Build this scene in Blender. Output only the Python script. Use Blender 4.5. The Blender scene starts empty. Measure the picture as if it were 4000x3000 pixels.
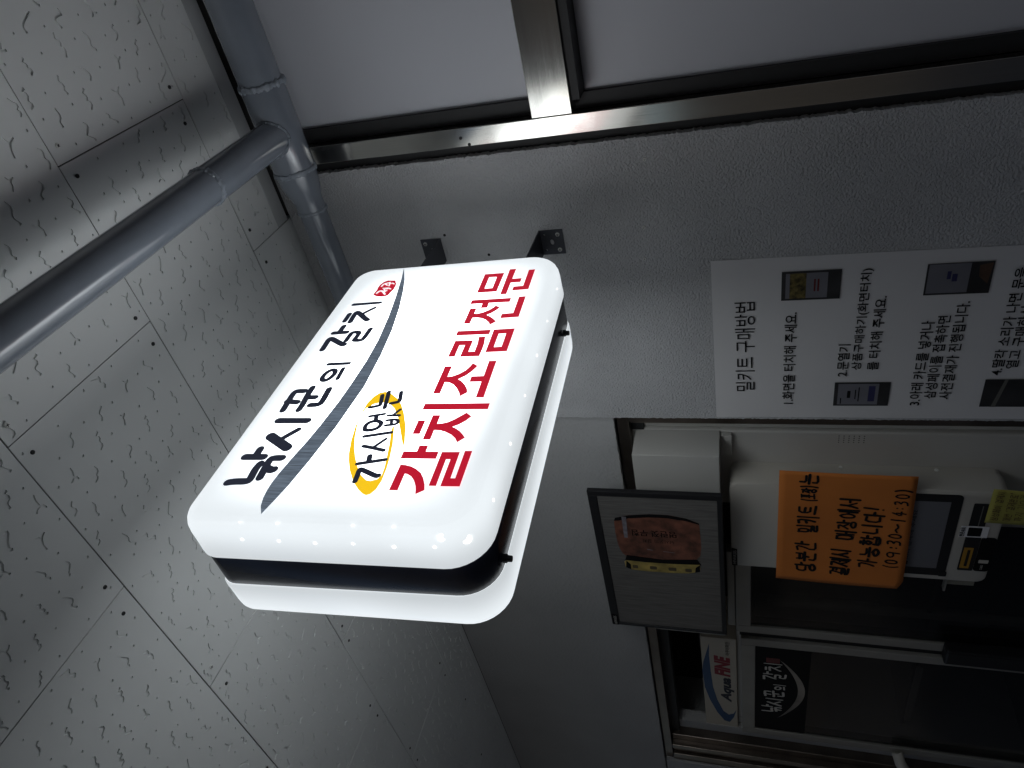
import bpy, bmesh, math, random
from mathutils import Vector, Matrix
R = math.radians
scene = bpy.context.scene
COL = scene.collection
H = 1.60                      # camera height above the pavement
CEIL = H + 0.925              # underside of the ceiling tiles
# ------------------------------------------------------------ camera
cam_d = bpy.data.cameras.new('Camera'); cam = bpy.data.objects.new('Camera', cam_d); COL.objects.link(cam)
yaw, pitch, roll = R(38.24), R(18.2), R(-0.39)
fw = Vector((-math.sin(yaw)*math.cos(pitch), math.cos(yaw)*math.cos(pitch), math.sin(pitch)))
r0 = Vector((math.cos(yaw), math.sin(yaw), 0)); u0 = r0.cross(fw)
rv = r0*math.cos(roll) + u0*math.sin(roll); uv = -r0*math.sin(roll) + u0*math.cos(roll)
M = Matrix((-uv, rv, -fw)).transposed().to_4x4(); M.translation = Vector((0, 0, H))   # phone turned on its side
cam.matrix_world = M
cam_d.sensor_width = 36; cam_d.lens = 24.885; cam_d.clip_start = 0.02; cam_d.clip_end = 500
scene.camera = cam
# ------------------------------------------------------------ sky, sun, exposure
world = bpy.data.worlds.new('World'); scene.world = world; world.use_nodes = True
wn = world.node_tree
sky = wn.nodes.new('ShaderNodeTexSky'); sky.sky_type = 'NISHITA'; sky.sun_disc = False
SUN_EL, SUN_ROT = R(38), R(20)
sky.sun_elevation = SUN_EL; sky.sun_rotation = SUN_ROT; sky.dust_density = 3.0
bg = wn.nodes['Background']; wn.links.new(sky.outputs[0], bg.inputs[0]); bg.inputs[1].default_value = 0.05
sd = bpy.data.lights.new('sun', 'SUN'); sd.energy = 0.5; sd.angle = R(12); sd.color = (1, .96, .9)
sun = bpy.data.objects.new('sun', sd); COL.objects.link(sun)
sdir = Vector((math.sin(SUN_ROT)*math.cos(SUN_EL), math.cos(SUN_ROT)*math.cos(SUN_EL), math.sin(SUN_EL)))
sun.rotation_euler = sdir.to_track_quat('Z', 'Y').to_euler(); sun.location = (0, 8, 10)
scene.view_settings.view_transform = 'Standard'; scene.view_settings.look = 'None'
scene.view_settings.exposure = 0.4; scene.view_settings.gamma = 1.0
# ------------------------------------------------------------ traced print outlines, millimetres
BLACK = [([(-234.7,146.1),(-232.8,137.2),(-232.5,119.2),(-228.9,117.6),(-221.5,118.7),(-210.2,119.8),(-202.5,118.2)],1),([(-190.8,146.8),(-190.9,119.3)],1),([(-188.2,132.1),(-176.8,132.4)],1),([(-226.3,105.6),(-210.1,107.2),(-194.8,108.2),(-192.8,104),(-192.8,92.4)],1),([(-209.5,106),(-213.8,96.9),(-212.6,93.5)],1.05),([(-152.8,130.2),(-164.1,111.7),(-174.4,94.6)],1.25),([(-140.6,95.5),(-149.7,104),(-159.3,112)],0.8),([(-122.5,134.6),(-123.5,90.2)],1),([(-101.3,138.8),(-88.9,139.5),(-73.1,140.6),(-61.8,140.4),(-60.4,135.2),(-60.8,125.1)],0.9),([(-82.6,141.6),(-83.6,135.2),(-85.1,124.7)],0.9),([(-101.3,114.4),(-89.8,113.8),(-70.9,116.2),(-53.9,116.2)],0.9),([(-75.3,112.9),(-75.4,101.4)],0.9),([(-91.8,101.6),(-91.4,89.4),(-86.9,86.4),(-58.4,88.1)],0.9),([(-34,111.2),(-24.2,111.3),(-16.2,107.5),(-13.5,102.2),(-15.5,97.5),(-22.1,95.2),(-30.5,96.7),(-37.5,100.9),(-38.5,106.3),(-34,111.2)],0.72),([(-35.3,85.5),(-11.8,86.7)],0.65),([(0,115.5),(0.2,82.7)],0.65),([(38.5,143.4),(53.7,143.9),(66.1,144.5),(67.4,141.1),(58.6,128.2),(49.1,114.1),(48.9,111.6)],0.9),([(81.9,144),(82.2,121.4)],0.85),([(86.6,134.4),(99.5,133.9)],0.85),([(58.1,112.6),(74.3,112.1),(81.3,111),(80.4,97.2),(60.5,99.4),(58.4,98),(57.4,86.4),(64.1,84.2),(87.5,83.2)],0.78),([(114.8,138.9),(135,139)],0.8),([(111.5,127.8),(137.4,129.3),(139.7,126.6),(128.2,114.1),(118.9,105.2),(114.1,98.8)],0.85),([(133.3,114.7),(141.1,108),(148.9,100.2)],0.65),([(163.4,143.3),(164.2,96.2)],0.72)]
SMALL = [([(-230.8,-22.8),(-220.6,-22.2),(-212.1,-21),(-211.7,-23.1),(-217.1,-34.8),(-222.7,-46.9),(-221.5,-48.7)],0.6),([(-202.8,-14.4),(-195.7,-47.9)],0.5),([(-199.2,-27.7),(-189.7,-25.4)],0.6),([(-172.5,-10),(-175.7,-24.1),(-180.1,-39.7)],0.5),([(-174.5,-24.5),(-167.1,-30.1),(-160.3,-35.1)],0.42),([(-155.4,-4.1),(-148.6,-37.9)],0.5),([(-141,1.4),(-133.7,2.2),(-128.4,-1.6),(-126.3,-8.7),(-128.1,-15.7),(-132.8,-18.8),(-138.7,-17.4),(-142.6,-13),(-144,-6.8),(-143.7,-1.3),(-141,1.4)],0.55),([(-117.4,3.2),(-113.5,-15.7)],0.45),([(-124.5,-8),(-117.7,-6.3)],0.55),([(-126.2,-23.8),(-124.1,-34.2),(-126.6,-39.5),(-131.3,-40.7),(-133.9,-37.8),(-135.6,-25.4)],0.42),([(-134.4,-32.7),(-126.4,-30.7)],0.4),([(-116.7,-22.3),(-117.1,-37.6)],0.42),([(-115.5,-29.2),(-105.7,-35)],0.38),([(-99.8,10.2),(-96.6,-2.3),(-93.1,-2.9),(-75.5,1.5)],0.52),([(-101.2,-11.5),(-68.7,-5.5)],0.55),([(-92.9,-16.9),(-89.9,-27.4),(-86.8,-27.8),(-69.9,-23.6)],0.52)]
STAMP = [(191.7,119.5),(197.8,119.8),(207,118.5),(214.7,119.8),(224.1,119.1),(232.3,115.7),(236.7,109.7),(234.6,94.8),(227.1,91.5),(224.9,89.7),(217,87.9),(204.8,87.2),(195.8,89.2),(187.7,90.4),(184.2,94.4),(183.5,100.4),(185.7,110.8),(189,115.8)]
STAMPW = [([(195.3,114.3),(202.4,111.9),(201.3,106.1),(195.5,101.8),(189.9,97.5)],0.3),([(197.4,102),(202.1,98.4)],0.22),([(200,100.3),(206.3,106.4),(207.2,98.7)],0.2),([(209.7,108),(210,98.7),(205.9,92.9)],0.22),([(217.3,113.8),(224.2,112.6),(226.9,107.1),(227.2,104)],0.25),([(224.4,110),(219.2,103.7)],0.22),([(216.8,99.9),(228.9,102.4)],0.22),([(222.6,101.2),(225.9,97),(222,92.6)],0.22)]
SWOOSH = [(277.2,94.2),(247,82.6),(234,77.8),(197,67.5),(145.2,55.7),(82.2,45.4),(18.2,39.5),(-54.1,36.8),(-92.9,40),(-134.8,43.4),(-198.1,53),(-237.9,60.8),(-259.8,66.7),(-282.2,73.3),(-270,80.6),(-257.3,84.1),(-245.7,85.4),(-233.8,85.5),(-218,83.8),(-188.5,78.3),(-162.7,72.7),(-133.6,67.9),(-86.5,62),(-47,59.3),(3.8,57.2),(56.7,58.6),(119.7,65.4),(180.7,74.8),(238.2,85.3)]
OVAL = [(-175.7,-63.2),(-162.4,-60.9),(-143.3,-55.1),(-131.5,-50.8),(-112.5,-42.3),(-95.5,-32.9),(-82.3,-22.7),(-70.8,-8.8),(-67.1,0.7),(-69.3,8.2),(-76.5,13.7),(-89.5,17.9),(-110.8,18.5),(-135.4,16.3),(-161.6,11.3),(-184.2,4.9),(-196.3,-0),(-212.7,-8.4),(-230.8,-20.5),(-242.7,-31.7),(-249,-39.6),(-251.3,-44.9),(-249.4,-49.4),(-242.4,-53.6),(-229.2,-55.6),(-210.2,-54.6),(-190.3,-51.8),(-167.3,-47),(-143.1,-39.7),(-136.5,-37.5),(-136.4,-35.3),(-146.9,-36.8),(-168.5,-42.8),(-191.5,-47.7),(-207.9,-51.1),(-220.4,-52.2),(-226.6,-49.3),(-229.6,-41.6),(-228.4,-35.7),(-220.6,-26.3),(-206.9,-16.1),(-191.5,-6.9),(-174.3,1.6),(-155.2,8.6),(-132.8,14.5),(-113.6,17.3),(-101,15.3),(-92.7,7.4),(-89.8,0.3),(-89.7,-7.7),(-92.1,-14.6),(-102.3,-25.4),(-120.5,-36.8),(-143.2,-47.8)]
RED = [([(-243.6,-70),(-243.9,-80.5),(-218.2,-80.3),(-218.7,-83.3),(-222.2,-89.3),(-228.7,-95),(-236.5,-99.4),(-242.3,-101.6),(-249,-103.5),(-242.9,-112.3),(-234.4,-109.7),(-224.6,-104.9),(-216.6,-99.2),(-210.5,-91.6),(-206.4,-83.9),(-204.3,-76.7),(-203.5,-69.8)],None),([(-193.7,-66.1),(-181.6,-65.9),(-181.9,-83.1),(-171.6,-83),(-172.1,-94.3),(-182.3,-94.5),(-182.5,-110.6),(-194.4,-110.8)],None),([(-236.5,-115),(-183,-114.7),(-183.2,-136.9),(-224.7,-137.4),(-224.8,-142.8),(-181.5,-142.5),(-181.5,-151.4),(-237,-151.5),(-237.1,-128.9),(-195.1,-128.7),(-195.1,-123.4),(-236.6,-123.8)],None),([(-151.6,-66.9),(-126.5,-66.5),(-126.7,-76.4),(-151.8,-76.7)],None),([(-161.7,-83.5),(-117.2,-82.9),(-117.5,-93.3),(-133.5,-93.7),(-133,-99.9),(-130.5,-107.6),(-125.3,-114.5),(-118.8,-121.1),(-113.8,-126.3),(-121,-134.6),(-128.6,-129.6),(-135.5,-122.4),(-139.7,-115.1),(-142.4,-120.2),(-147.1,-126.4),(-153.5,-132.3),(-159.1,-136.4),(-167.1,-128.9),(-160.1,-124.4),(-153.8,-117.7),(-148.6,-108.7),(-145.9,-101.3),(-145.2,-93.4),(-161.8,-93.7)],None),([(-106.8,-65),(-94.6,-65.1),(-96.9,-152.1),(-108.2,-152.2)],None),([(-74.5,-69.4),(-16,-68.9),(-16.4,-79.4),(-39.6,-79.7),(-38.7,-86.6),(-34.1,-94.4),(-26.8,-101.5),(-18.1,-105.7),(-11,-107.4),(-18.3,-116.4),(-28.7,-111.8),(-39.1,-104.8),(-45.9,-96.5),(-50.1,-102.1),(-58.4,-109.2),(-67.1,-114.3),(-74.1,-116.7),(-82.2,-108.1),(-75,-105.8),(-65.2,-99.8),(-57,-92.7),(-52.4,-85.6),(-51.4,-79.4),(-74.6,-79.6)],None),([(-85,-130.6),(-52.6,-130.1),(-52.5,-113.5),(-40.8,-113.2),(-40.9,-130.2),(-8.1,-129.6),(-8.3,-140.2),(-85.2,-141.1)],None),([(56.8,-63.5),(68.7,-63.5),(67.6,-114.6),(56,-114.4)],None),([(5.2,-66.7),(43.9,-66.7),(42.9,-94.2),(15.6,-94.3),(15.3,-102.9),(33.6,-102.5),(50.9,-100.2),(50.9,-110),(34.2,-112.6),(21.6,-113.2),(3.9,-112.7),(4,-84.6),(31.6,-84.5),(31.9,-76.6),(4.8,-77)],None),([(12.1,-119.2),(67.4,-118.6),(67.3,-149.7),(12.6,-149.8)],[(23.5,-128.9),(55.8,-128.5),(55.9,-139.4),(23.9,-139.8)]),([(140.8,-63.1),(152.7,-63.3),(151.6,-126.3),(140.1,-126.4),(140.7,-93.6),(127.3,-94.2),(127.8,-83.3),(140.7,-83.1)],None),([(87.1,-67.2),(128.3,-66.9),(127.8,-77.4),(113.1,-77.5),(112.9,-83.3),(115.7,-90.8),(121.3,-98.5),(127.2,-103.6),(132.7,-106.4),(126,-114.7),(117.3,-109.2),(111.4,-104.1),(107.1,-98.2),(103.7,-103.5),(97.5,-109.8),(92.2,-114.3),(87.8,-117.3),(80,-109.4),(86.9,-106),(93.6,-100.3),(98.5,-93.5),(101,-86.3),(101.5,-77.5),(86.7,-77.6)],None),([(95.9,-121.2),(107.8,-121.1),(108.4,-138.4),(153.2,-138.1),(153.2,-148.7),(96.9,-149.1)],None),([(173.4,-65.6),(231.3,-64.9),(231,-97.8),(173.4,-98.1)],[(185.1,-75.8),(220,-74.9),(219.5,-87.8),(185.3,-88.5)]),([(163.5,-105.7),(241,-104.7),(241.1,-115.5),(209.6,-115.7),(209.5,-131.2),(197.4,-131.2),(197.5,-115.6),(163.6,-115.9)],None),([(172.7,-122.7),(184.8,-122.8),(185.1,-138),(234.5,-137.7),(234.6,-148.1),(173.8,-148.7)],None)]
POSTER_TEXT = [('밀키트 구매방법',-997.9,-775.7,-1.1,42.6),('1.화면을 터치해 주세요.',-1033.2,-803.1,-86.6,23.3),('2.문열기',-960.9,-881.6,-186.2,21.7),('상품구매하기(화면터치)',-944.9,-714.5,-212.4,21.3),('를 터치해 주세요.',-945.3,-774.5,-240.4,21),('3.아래 카드를 넣거나',-1036.5,-832.5,-324.2,22.1),('삼성페이를 접촉하면',-1018.8,-822.1,-349.2,21.7),('사전결재가 진행됩니다.',-1020.8,-792.6,-375.8,21.5),('4.딸칵 소리가 나면 문을',-961.4,-728.2,-452.9,20.8),('열고 구매하신',-945.6,-807,-475.7,20.4)]
PHOTOS = [[(-713.1,-67.3),(-713.4,-169.9),(-775.9,-169.6),(-776,-67.2)],[(-976.3,-174.6),(-977.2,-277.1),(-1037.9,-277.1),(-1037.1,-174.8)],[(-713.4,-307.8),(-712.4,-410.2),(-776.6,-410.4),(-776.7,-308.1)],[(-972.1,-438.7),(-971.3,-529.9),(-1039.6,-534),(-1038.1,-439.5)]]
NOTE_TEXT = [('당분간',-1563.4,-1451.4,-140.8,48.3),('밀키트',-1418,-1320.7,-139.4,46.1),('(포장)',-1304.3,-1254.1,-137.6,31),('는',-1249.6,-1218.7,-136.6,40.5),('결제시',-1564.9,-1469.3,-219.2,43.8),('매장에서',-1437.7,-1289.7,-225.8,41.8),('가능합니다!',-1530.6,-1316.2,-278.5,40.7),('(09:30~14:30)',-1524.8,-1255,-327.8,29.5)]
YELLOW_TEXT = [('삼성페이 결제시',-1347.8,-1256.6,-513.2,12.8),('매번 "결제완료"',-1345.9,-1257.6,-536,13.9),('까지 기다려',-1342.1,-1260.6,-554.6,12.5)]
JAR = [(-1338.9,308.1),(-1328,304.3),(-1316.1,270.8),(-1308.6,220.2),(-1308.5,176.7),(-1317.4,134.3),(-1332.6,105.2),(-1380.4,103.7),(-1419.1,103.4),(-1450.1,105.8),(-1469.3,117.1),(-1478.4,137.2),(-1481.9,188.5),(-1481.5,246.5),(-1481.1,284.7),(-1462,300.5),(-1426.4,308.5),(-1382.1,309.9)]
JARRIM = [(-1338.9,308.1),(-1328,304.3),(-1316.1,270.8),(-1308.6,220.2),(-1308.5,176.7),(-1317.4,134.3),(-1332.6,105.2),(-1337.9,104.9),(-1326.9,134.8),(-1320,177.5),(-1320.2,221.2),(-1327.5,272),(-1338.1,298.6)]
LID = [(-1494.4,298.9),(-1489.1,293),(-1492.3,247.4),(-1492.1,189.2),(-1489.2,132.1),(-1487.5,109.5),(-1504.8,108.5),(-1515.2,110.7),(-1524.9,139.5),(-1528.1,177.1),(-1528.7,235.8),(-1526.4,280.3),(-1518,297.5)]
JARTEXT = [(-1382.2,167.9),(-1371.4,262.2),(-1406.2,170.8),(-1404.4,242.5)]
AQUA = [(-2094.2,113.2),(-2206.6,135.5),(-2257.7,140.1),(-2360.9,135.9),(-2438.9,121.3),(-2517.6,99.2),(-2569.2,75.6),(-2576,58),(-2538.4,43.4),(-2486,34.4),(-2514.2,44.4),(-2524.4,60.6),(-2504.7,77.8),(-2432.6,96.9),(-2354.3,108.3),(-2251.8,113.2),(-2165.9,115.6)]
AQUATEXT = [(-2431.6,65.8),(-2284.3,59.7),(-2277.1,72.8),(-2162,67),(-2160,57.4),(-2081,55.9),(-2620.1,123.7),(-2496.4,126.8)]
# ------------------------------------------------------------ helpers
def tag(o, label=None, cat=None, group=None, kind=None):
    if label: o['label'] = label
    if cat: o['category'] = cat
    if group: o['group'] = group
    if kind: o['kind'] = kind
    return o
def link(name, mesh, mat=None, parent=None):
    o = bpy.data.objects.new(name, mesh); COL.objects.link(o)
    if mat is not None and mesh is not None and len(mesh.materials) == 0: mesh.materials.append(mat)
    if parent is not None:
        o.parent = parent
        pm = Matrix.Identity(4); p = parent
        pm = PW.get(parent.name, Matrix.Identity(4))
        o.matrix_parent_inverse = pm.inverted()
    PW[o.name] = Matrix.Identity(4) if parent is not None else o.matrix_basis.copy()
    return o
PW = {}
def thing(name, label, cat, loc, group=None):
    o = bpy.data.objects.new(name, None); COL.objects.link(o); o.location = loc; o.empty_display_size = .05
    PW[o.name] = Matrix.Translation(Vector(loc))
    return tag(o, label, cat, group)
class MB:
    def __init__(s): s.v = []; s.f = []
    def add(s, vs, fs):
        n = len(s.v); s.v += [tuple(v) for v in vs]; s.f += [tuple(i+n for i in f) for f in fs]; return s
    def box(s, x0, x1, y0, y1, z0, z1):
        x0, x1 = min(x0, x1), max(x0, x1); y0, y1 = min(y0, y1), max(y0, y1); z0, z1 = min(z0, z1), max(z0, z1)
        return s.add([(x, y, z) for x in (x0, x1) for y in (y0, y1) for z in (z0, z1)],
            [(0,1,3,2),(4,6,7,5),(0,4,5,1),(2,3,7,6),(0,2,6,4),(1,5,7,3)])
    def loft(s, rings, cap0=True, cap1=True, closed=True):
        n = len(rings[0]); vs = [p for r in rings for p in r]; fs = []
        for i in range(len(rings)-1):
            for j in range(n if closed else n-1):
                k = (j+1) % n; fs.append((i*n+j, i*n+k, (i+1)*n+k, (i+1)*n+j))
        if cap0: fs.append(tuple(range(n-1, -1, -1)))
        if cap1: fs.append(tuple((len(rings)-1)*n+j for j in range(n)))
        return s.add(vs, fs)
    def mesh(s, name, bevel=0, seg=2, smooth=False, angle=R(35)):
        m = bpy.data.meshes.new(name); m.from_pydata(s.v, [], s.f)
        bm = bmesh.new(); bm.from_mesh(m)
        bmesh.ops.recalc_face_normals(bm, faces=bm.faces)
        if bevel:
            es = [e for e in bm.edges if len(e.link_faces) == 2 and e.calc_face_angle() > R(30)]
            bmesh.ops.bevel(bm, geom=es, offset=bevel, segments=seg, profile=.5, affect='EDGES', clamp_overlap=True)
        bm.to_mesh(m); bm.free()
        if smooth or bevel:
            m.polygons.foreach_set('use_smooth', [True]*len(m.polygons))
            try: m.set_sharp_from_angle(angle=R(14) if bevel else angle)
            except Exception: pass
        return m
    def build(s, name, mat, parent=None, bevel=0, seg=2, smooth=False):
        return link(name, s.mesh(name, bevel, seg, smooth), mat, parent)
def box(name, mat, parent, x0, x1, y0, y1, z0, z1, bevel=0, seg=2):
    return MB().box(x0, x1, y0, y1, z0, z1).build(name, mat, parent, bevel, seg)
def cyl_pts(c, a, b, r, n=24): return [tuple(c + a*(r*math.cos(2*math.pi*i/n)) + b*(r*math.sin(2*math.pi*i/n))) for i in range(n)]
# ------------------------------------------------------------ materials
def mat(name, col, rough=.5, metal=0, bump=0, bscale=200, bdist=.001, vary=0, vscale=6, emit=None, estr=0, spec=None, coat=0, stretch=None, detail=3, rvary=0):
    m = bpy.data.materials.new(name); m.use_nodes = True; nt = m.node_tree; p = nt.nodes['Principled BSDF']
    p.inputs['Base Color'].default_value = (*col, 1); p.inputs['Roughness'].default_value = rough; p.inputs['Metallic'].default_value = metal
    if spec is not None: p.inputs['Specular IOR Level'].default_value = spec
    if coat: p.inputs['Coat Weight'].default_value = coat; p.inputs['Coat Roughness'].default_value = .1
    tc = nt.nodes.new('ShaderNodeTexCoord'); vec = tc.outputs['Object']
    if stretch:
        mp = nt.nodes.new('ShaderNodeMapping'); mp.inputs['Scale'].default_value = stretch; nt.links.new(vec, mp.inputs[0]); svec = mp.outputs[0]
    else: svec = vec
    if vary:
        n = nt.nodes.new('ShaderNodeTexNoise'); n.inputs['Scale'].default_value = vscale; n.inputs['Detail'].default_value = 6
        nt.links.new(svec, n.inputs['Vector'])
        mr = nt.nodes.new('ShaderNodeMapRange'); mr.inputs[1].default_value = .3; mr.inputs[2].default_value = .7
        mr.inputs[3].default_value = 1-vary; mr.inputs[4].default_value = 1+vary; nt.links.new(n.outputs[0], mr.inputs[0])
        mx = nt.nodes.new('ShaderNodeVectorMath'); mx.operation = 'SCALE'; mx.inputs[0].default_value = col; nt.links.new(mr.outputs[0], mx.inputs['Scale'])
        nt.links.new(mx.outputs[0], p.inputs['Base Color'])
        if rvary:
            m2 = nt.nodes.new('ShaderNodeMapRange'); m2.inputs[3].default_value = max(.02, rough-rvary); m2.inputs[4].default_value = rough+rvary
            nt.links.new(n.outputs[0], m2.inputs[0]); nt.links.new(m2.outputs[0], p.inputs['Roughness'])
    if bump:
        n2 = nt.nodes.new('ShaderNodeTexNoise'); n2.inputs['Scale'].default_value = bscale; n2.inputs['Detail'].default_value = detail
        nt.links.new(svec, n2.inputs['Vector'])
        b = nt.nodes.new('ShaderNodeBump'); b.inputs['Strength'].default_value = bump; b.inputs['Distance'].default_value = bdist
        nt.links.new(n2.outputs[0], b.inputs['Height']); nt.links.new(b.outputs[0], p.inputs['Normal'])
    if emit and vary:
        ev = nt.nodes.new('ShaderNodeVectorMath'); ev.operation = 'SCALE'; ev.inputs[0].default_value = emit; nt.links.new(mr.outputs[0], ev.inputs['Scale']); nt.links.new(ev.outputs[0], p.inputs['Emission Color']); p.inputs['Emission Strength'].default_value = estr
    elif emit: p.inputs['Emission Color'].default_value = (*emit, 1); p.inputs['Emission Strength'].default_value = estr
    return m
SIGN_L = 1.5
M_tile = mat('ceiling_tile_paint', (.84,.85,.84), .75, vary=.05, vscale=3, bump=.15, bscale=90, bdist=.0006)
M_groove = mat('pressed_fibre', (.20,.185,.155), .9, vary=.2, vscale=60)
M_trim = mat('ceiling_trim', (.60,.61,.61), .6, vary=.06)
M_back = mat('ceiling_void', (.05,.05,.05), .9)
M_stucco = mat('grey_stucco', (.64,.64,.65), .85, bump=1.0, bscale=250, bdist=.0065, vary=.10, vscale=5, detail=5)
M_lintel = mat('grey_painted_render', (.46,.46,.46), .8, bump=.8, bscale=150, bdist=.003, vary=.07, vscale=4)
M_steel = mat('brushed_steel', (.50,.485,.45), .14, 1, bump=.04, bscale=14, bdist=.0003, vary=.07, vscale=14, stretch=(60,60,.5), rvary=.05)
M_steelh = mat('brushed_steel_cross', (.50,.485,.45), .14, 1, bump=.04, bscale=14, bdist=.0003, vary=.07, vscale=14, stretch=(.5,60,60), rvary=.05)
M_dsteel = mat('dark_brown_steel', (.17,.145,.125), .33, .9, vary=.25, vscale=9)
M_dark = mat('black_sealant', (.022,.022,.023), .6, bump=.3, bscale=120)
M_pane = mat('white_film_pane', (.64,.65,.70), .38, vary=.03, vscale=2, spec=.4)
M_pipe = mat('grey_pipe_paint', (.20,.225,.265), .24, vary=.07, vscale=18, bump=.10, bscale=40, bdist=.0008, spec=.6, coat=.7)
M_weld = mat('weld_paint', (.25,.28,.32), .26, bump=.6, bscale=260, bdist=.002, vary=.2, vscale=120)
M_navy = mat('navy_band', (.034,.038,.062), .24, vary=.2, vscale=12)
M_brk = mat('black_bracket', (.032,.035,.048), .38, vary=.2, vscale=40)
M_screw = mat('zinc_screw', (.80,.80,.76), .4, .1)
M_dscrew = mat('dark_screw', (.07,.07,.07), .4, .8, vary=.4, vscale=300)
M_slot = mat('screw_recess', (.015,.015,.015), .7)
M_white = mat('white_cabinet', (.55,.54,.51), .42, vary=.03)
M_cream = mat('cream_plastic', (.56,.53,.47), .38, vary=.02)
M_blackp = mat('black_plastic', (.012,.012,.014), .45, spec=.3)
M_paper = mat('poster_paper', (.78,.77,.775), .6, vary=.02)
M_ink = mat('black_ink', (.012,.012,.013), .7, spec=.15)
M_orange = mat('orange_paper', (.66,.205,.036), .8, vary=.04, vscale=14, bump=.2, bscale=14, bdist=.003)
M_yellow = mat('yellow_paper', (.36,.33,.07), .8)
M_lcd = mat('lcd_glass', (.16,.16,.175), .12)
M_alu = mat('grey_aluminium', (.34,.33,.30), .4, .35, vary=.08, vscale=10)
M_sticker = mat('black_sticker', (.008,.008,.009), .5, spec=.06)
M_stw = mat('sticker_white', (.65,.63,.58), .5)
M_silver = mat('sticker_silver', (.35,.34,.32), .3, .8, vary=.5, vscale=9)
M_dred = mat('dark_red_ink', (.14,.014,.014), .5)
M_blue = mat('blue_ink', (.02,.075,.19), .5)
M_red2 = mat('red_ink', (.30,.015,.03), .5)
M_navyink = mat('navy_ink', (.012,.014,.03), .5)
M_carton = mat('carton_board', (.58,.53,.44), .6, vary=.04)
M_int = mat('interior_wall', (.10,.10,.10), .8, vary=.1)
M_gold = mat('gold_ink', (.42,.32,.09), .35, .3, vary=.5, vscale=30)
M_jar = mat('jar_print', (.145,.052,.032), .3, vary=.75, vscale=34)
M_wood = mat('screen_wood_print', (.135,.13,.125), .25, vary=.20, vscale=7, stretch=(26,2,2))
M_tan = mat('tan_grey_tag', (.28,.27,.22), .7)
M_ground = mat('paving', (.11,.105,.10), .85, vary=.2, vscale=3, bump=.4, bscale=40, bdist=.003)
M_far = mat('far_render', (.10,.095,.09), .8, vary=.12, vscale=.8)
M_farwin = mat('far_window', (.03,.035,.04), .1)
M_shelf = mat('shelf_grey', (.14,.14,.125), .5)
# lit acrylic: full brightness on the flat face, less at the rounded sides where the lamps sit further away
def acrylic(name, face, side):
    m = bpy.data.materials.new(name); m.use_nodes = True; nt = m.node_tree; p = nt.nodes['Principled BSDF']
    p.inputs['Base Color'].default_value = (.70,.72,.74,1); p.inputs['Roughness'].default_value = .16
    def math_(op, a, b=None):
        n = nt.nodes.new('ShaderNodeMath'); n.operation = op
        for k, v in enumerate((a, b)):
            if v is None: continue
            if isinstance(v, (int, float)): n.inputs[k].default_value = v
            else: nt.links.new(v, n.inputs[k])
        return n.outputs[0]
    def rng_(v, a, b, c, d):
        n = nt.nodes.new('ShaderNodeMapRange'); n.interpolation_type = 'SMOOTHSTEP'
        for k, q in enumerate((a, b, c, d)): n.inputs[k+1].default_value = q
        nt.links.new(v, n.inputs[0]); return n.outputs[0]
    g = nt.nodes.new('ShaderNodeNewGeometry'); sx = nt.nodes.new('ShaderNodeSeparateXYZ'); nt.links.new(g.outputs['True Normal'], sx.inputs[0])
    ab = math_('ABSOLUTE', sx.outputs[0])
    tc = nt.nodes.new('ShaderNodeTexCoord'); so = nt.nodes.new('ShaderNodeSeparateXYZ'); nt.links.new(tc.outputs['Object'], so.inputs[0])
    # distance of the point from the rim: the lamps fill the middle of the box
    du = rng_(math_('ABSOLUTE', math_('SUBTRACT', so.outputs[1], .718)), .120, .288, 1, 0)
    dv = rng_(math_('ABSOLUTE', math_('SUBTRACT', so.outputs[2], H+.453)), .055, .178, 1, 0)
    mid = math_('MULTIPLY', du, dv)
    n = nt.nodes.new('ShaderNodeTexNoise'); n.inputs['Scale'].default_value = 6; n.inputs['Detail'].default_value = 1
    nt.links.new(tc.outputs['Object'], n.inputs['Vector'])
    fv = math_('ADD', math_('MULTIPLY', mid, face-.64), .64)
    k = rng_(ab, .5, 1, 0, 1)
    e = math_('ADD', math_('MULTIPLY', fv, k), math_('MULTIPLY', math_('SUBTRACT', 1, k), math_('MULTIPLY', rng_(math_('ABSOLUTE', math_('ADD', so.outputs[0], .6175)), .022, .080, .74, 1.08), side)))
    e = math_('MULTIPLY', e, rng_(n.outputs[0], .3, .7, .96, 1.04))
    p.inputs['Emission Color'].default_value = (.905,.965,1,1); nt.links.new(e, p.inputs['Emission Strength'])
    return m
M_lit = acrylic('lit_acrylic', 3.5, .63)
def vinyl(name, col, e, k, **kw): return mat(name, col, .3, emit=e, estr=k, **kw)
M_vblack = vinyl('black_vinyl', (.012,.013,.02), (.010,.012,.022), 1)
M_vred = vinyl('red_vinyl', (.30,.012,.022), (.37,.006,.021), 1)
M_vyel = vinyl('yellow_vinyl', (.45,.28,.02), (.70,.43,.008), 1)
M_vgrey = vinyl('grey_vinyl', (.10,.115,.14), (.075,.095,.122), 1, vary=.42, vscale=22, stretch=(1,26,1.2))
M_vwhite = vinyl('white_vinyl', (.7,.7,.7), (.8,.85,.88), 1)
M_ledglare = vinyl('led_glare_spot', (.9,.85,.75), (1,.95,.88), 1.25)
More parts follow.
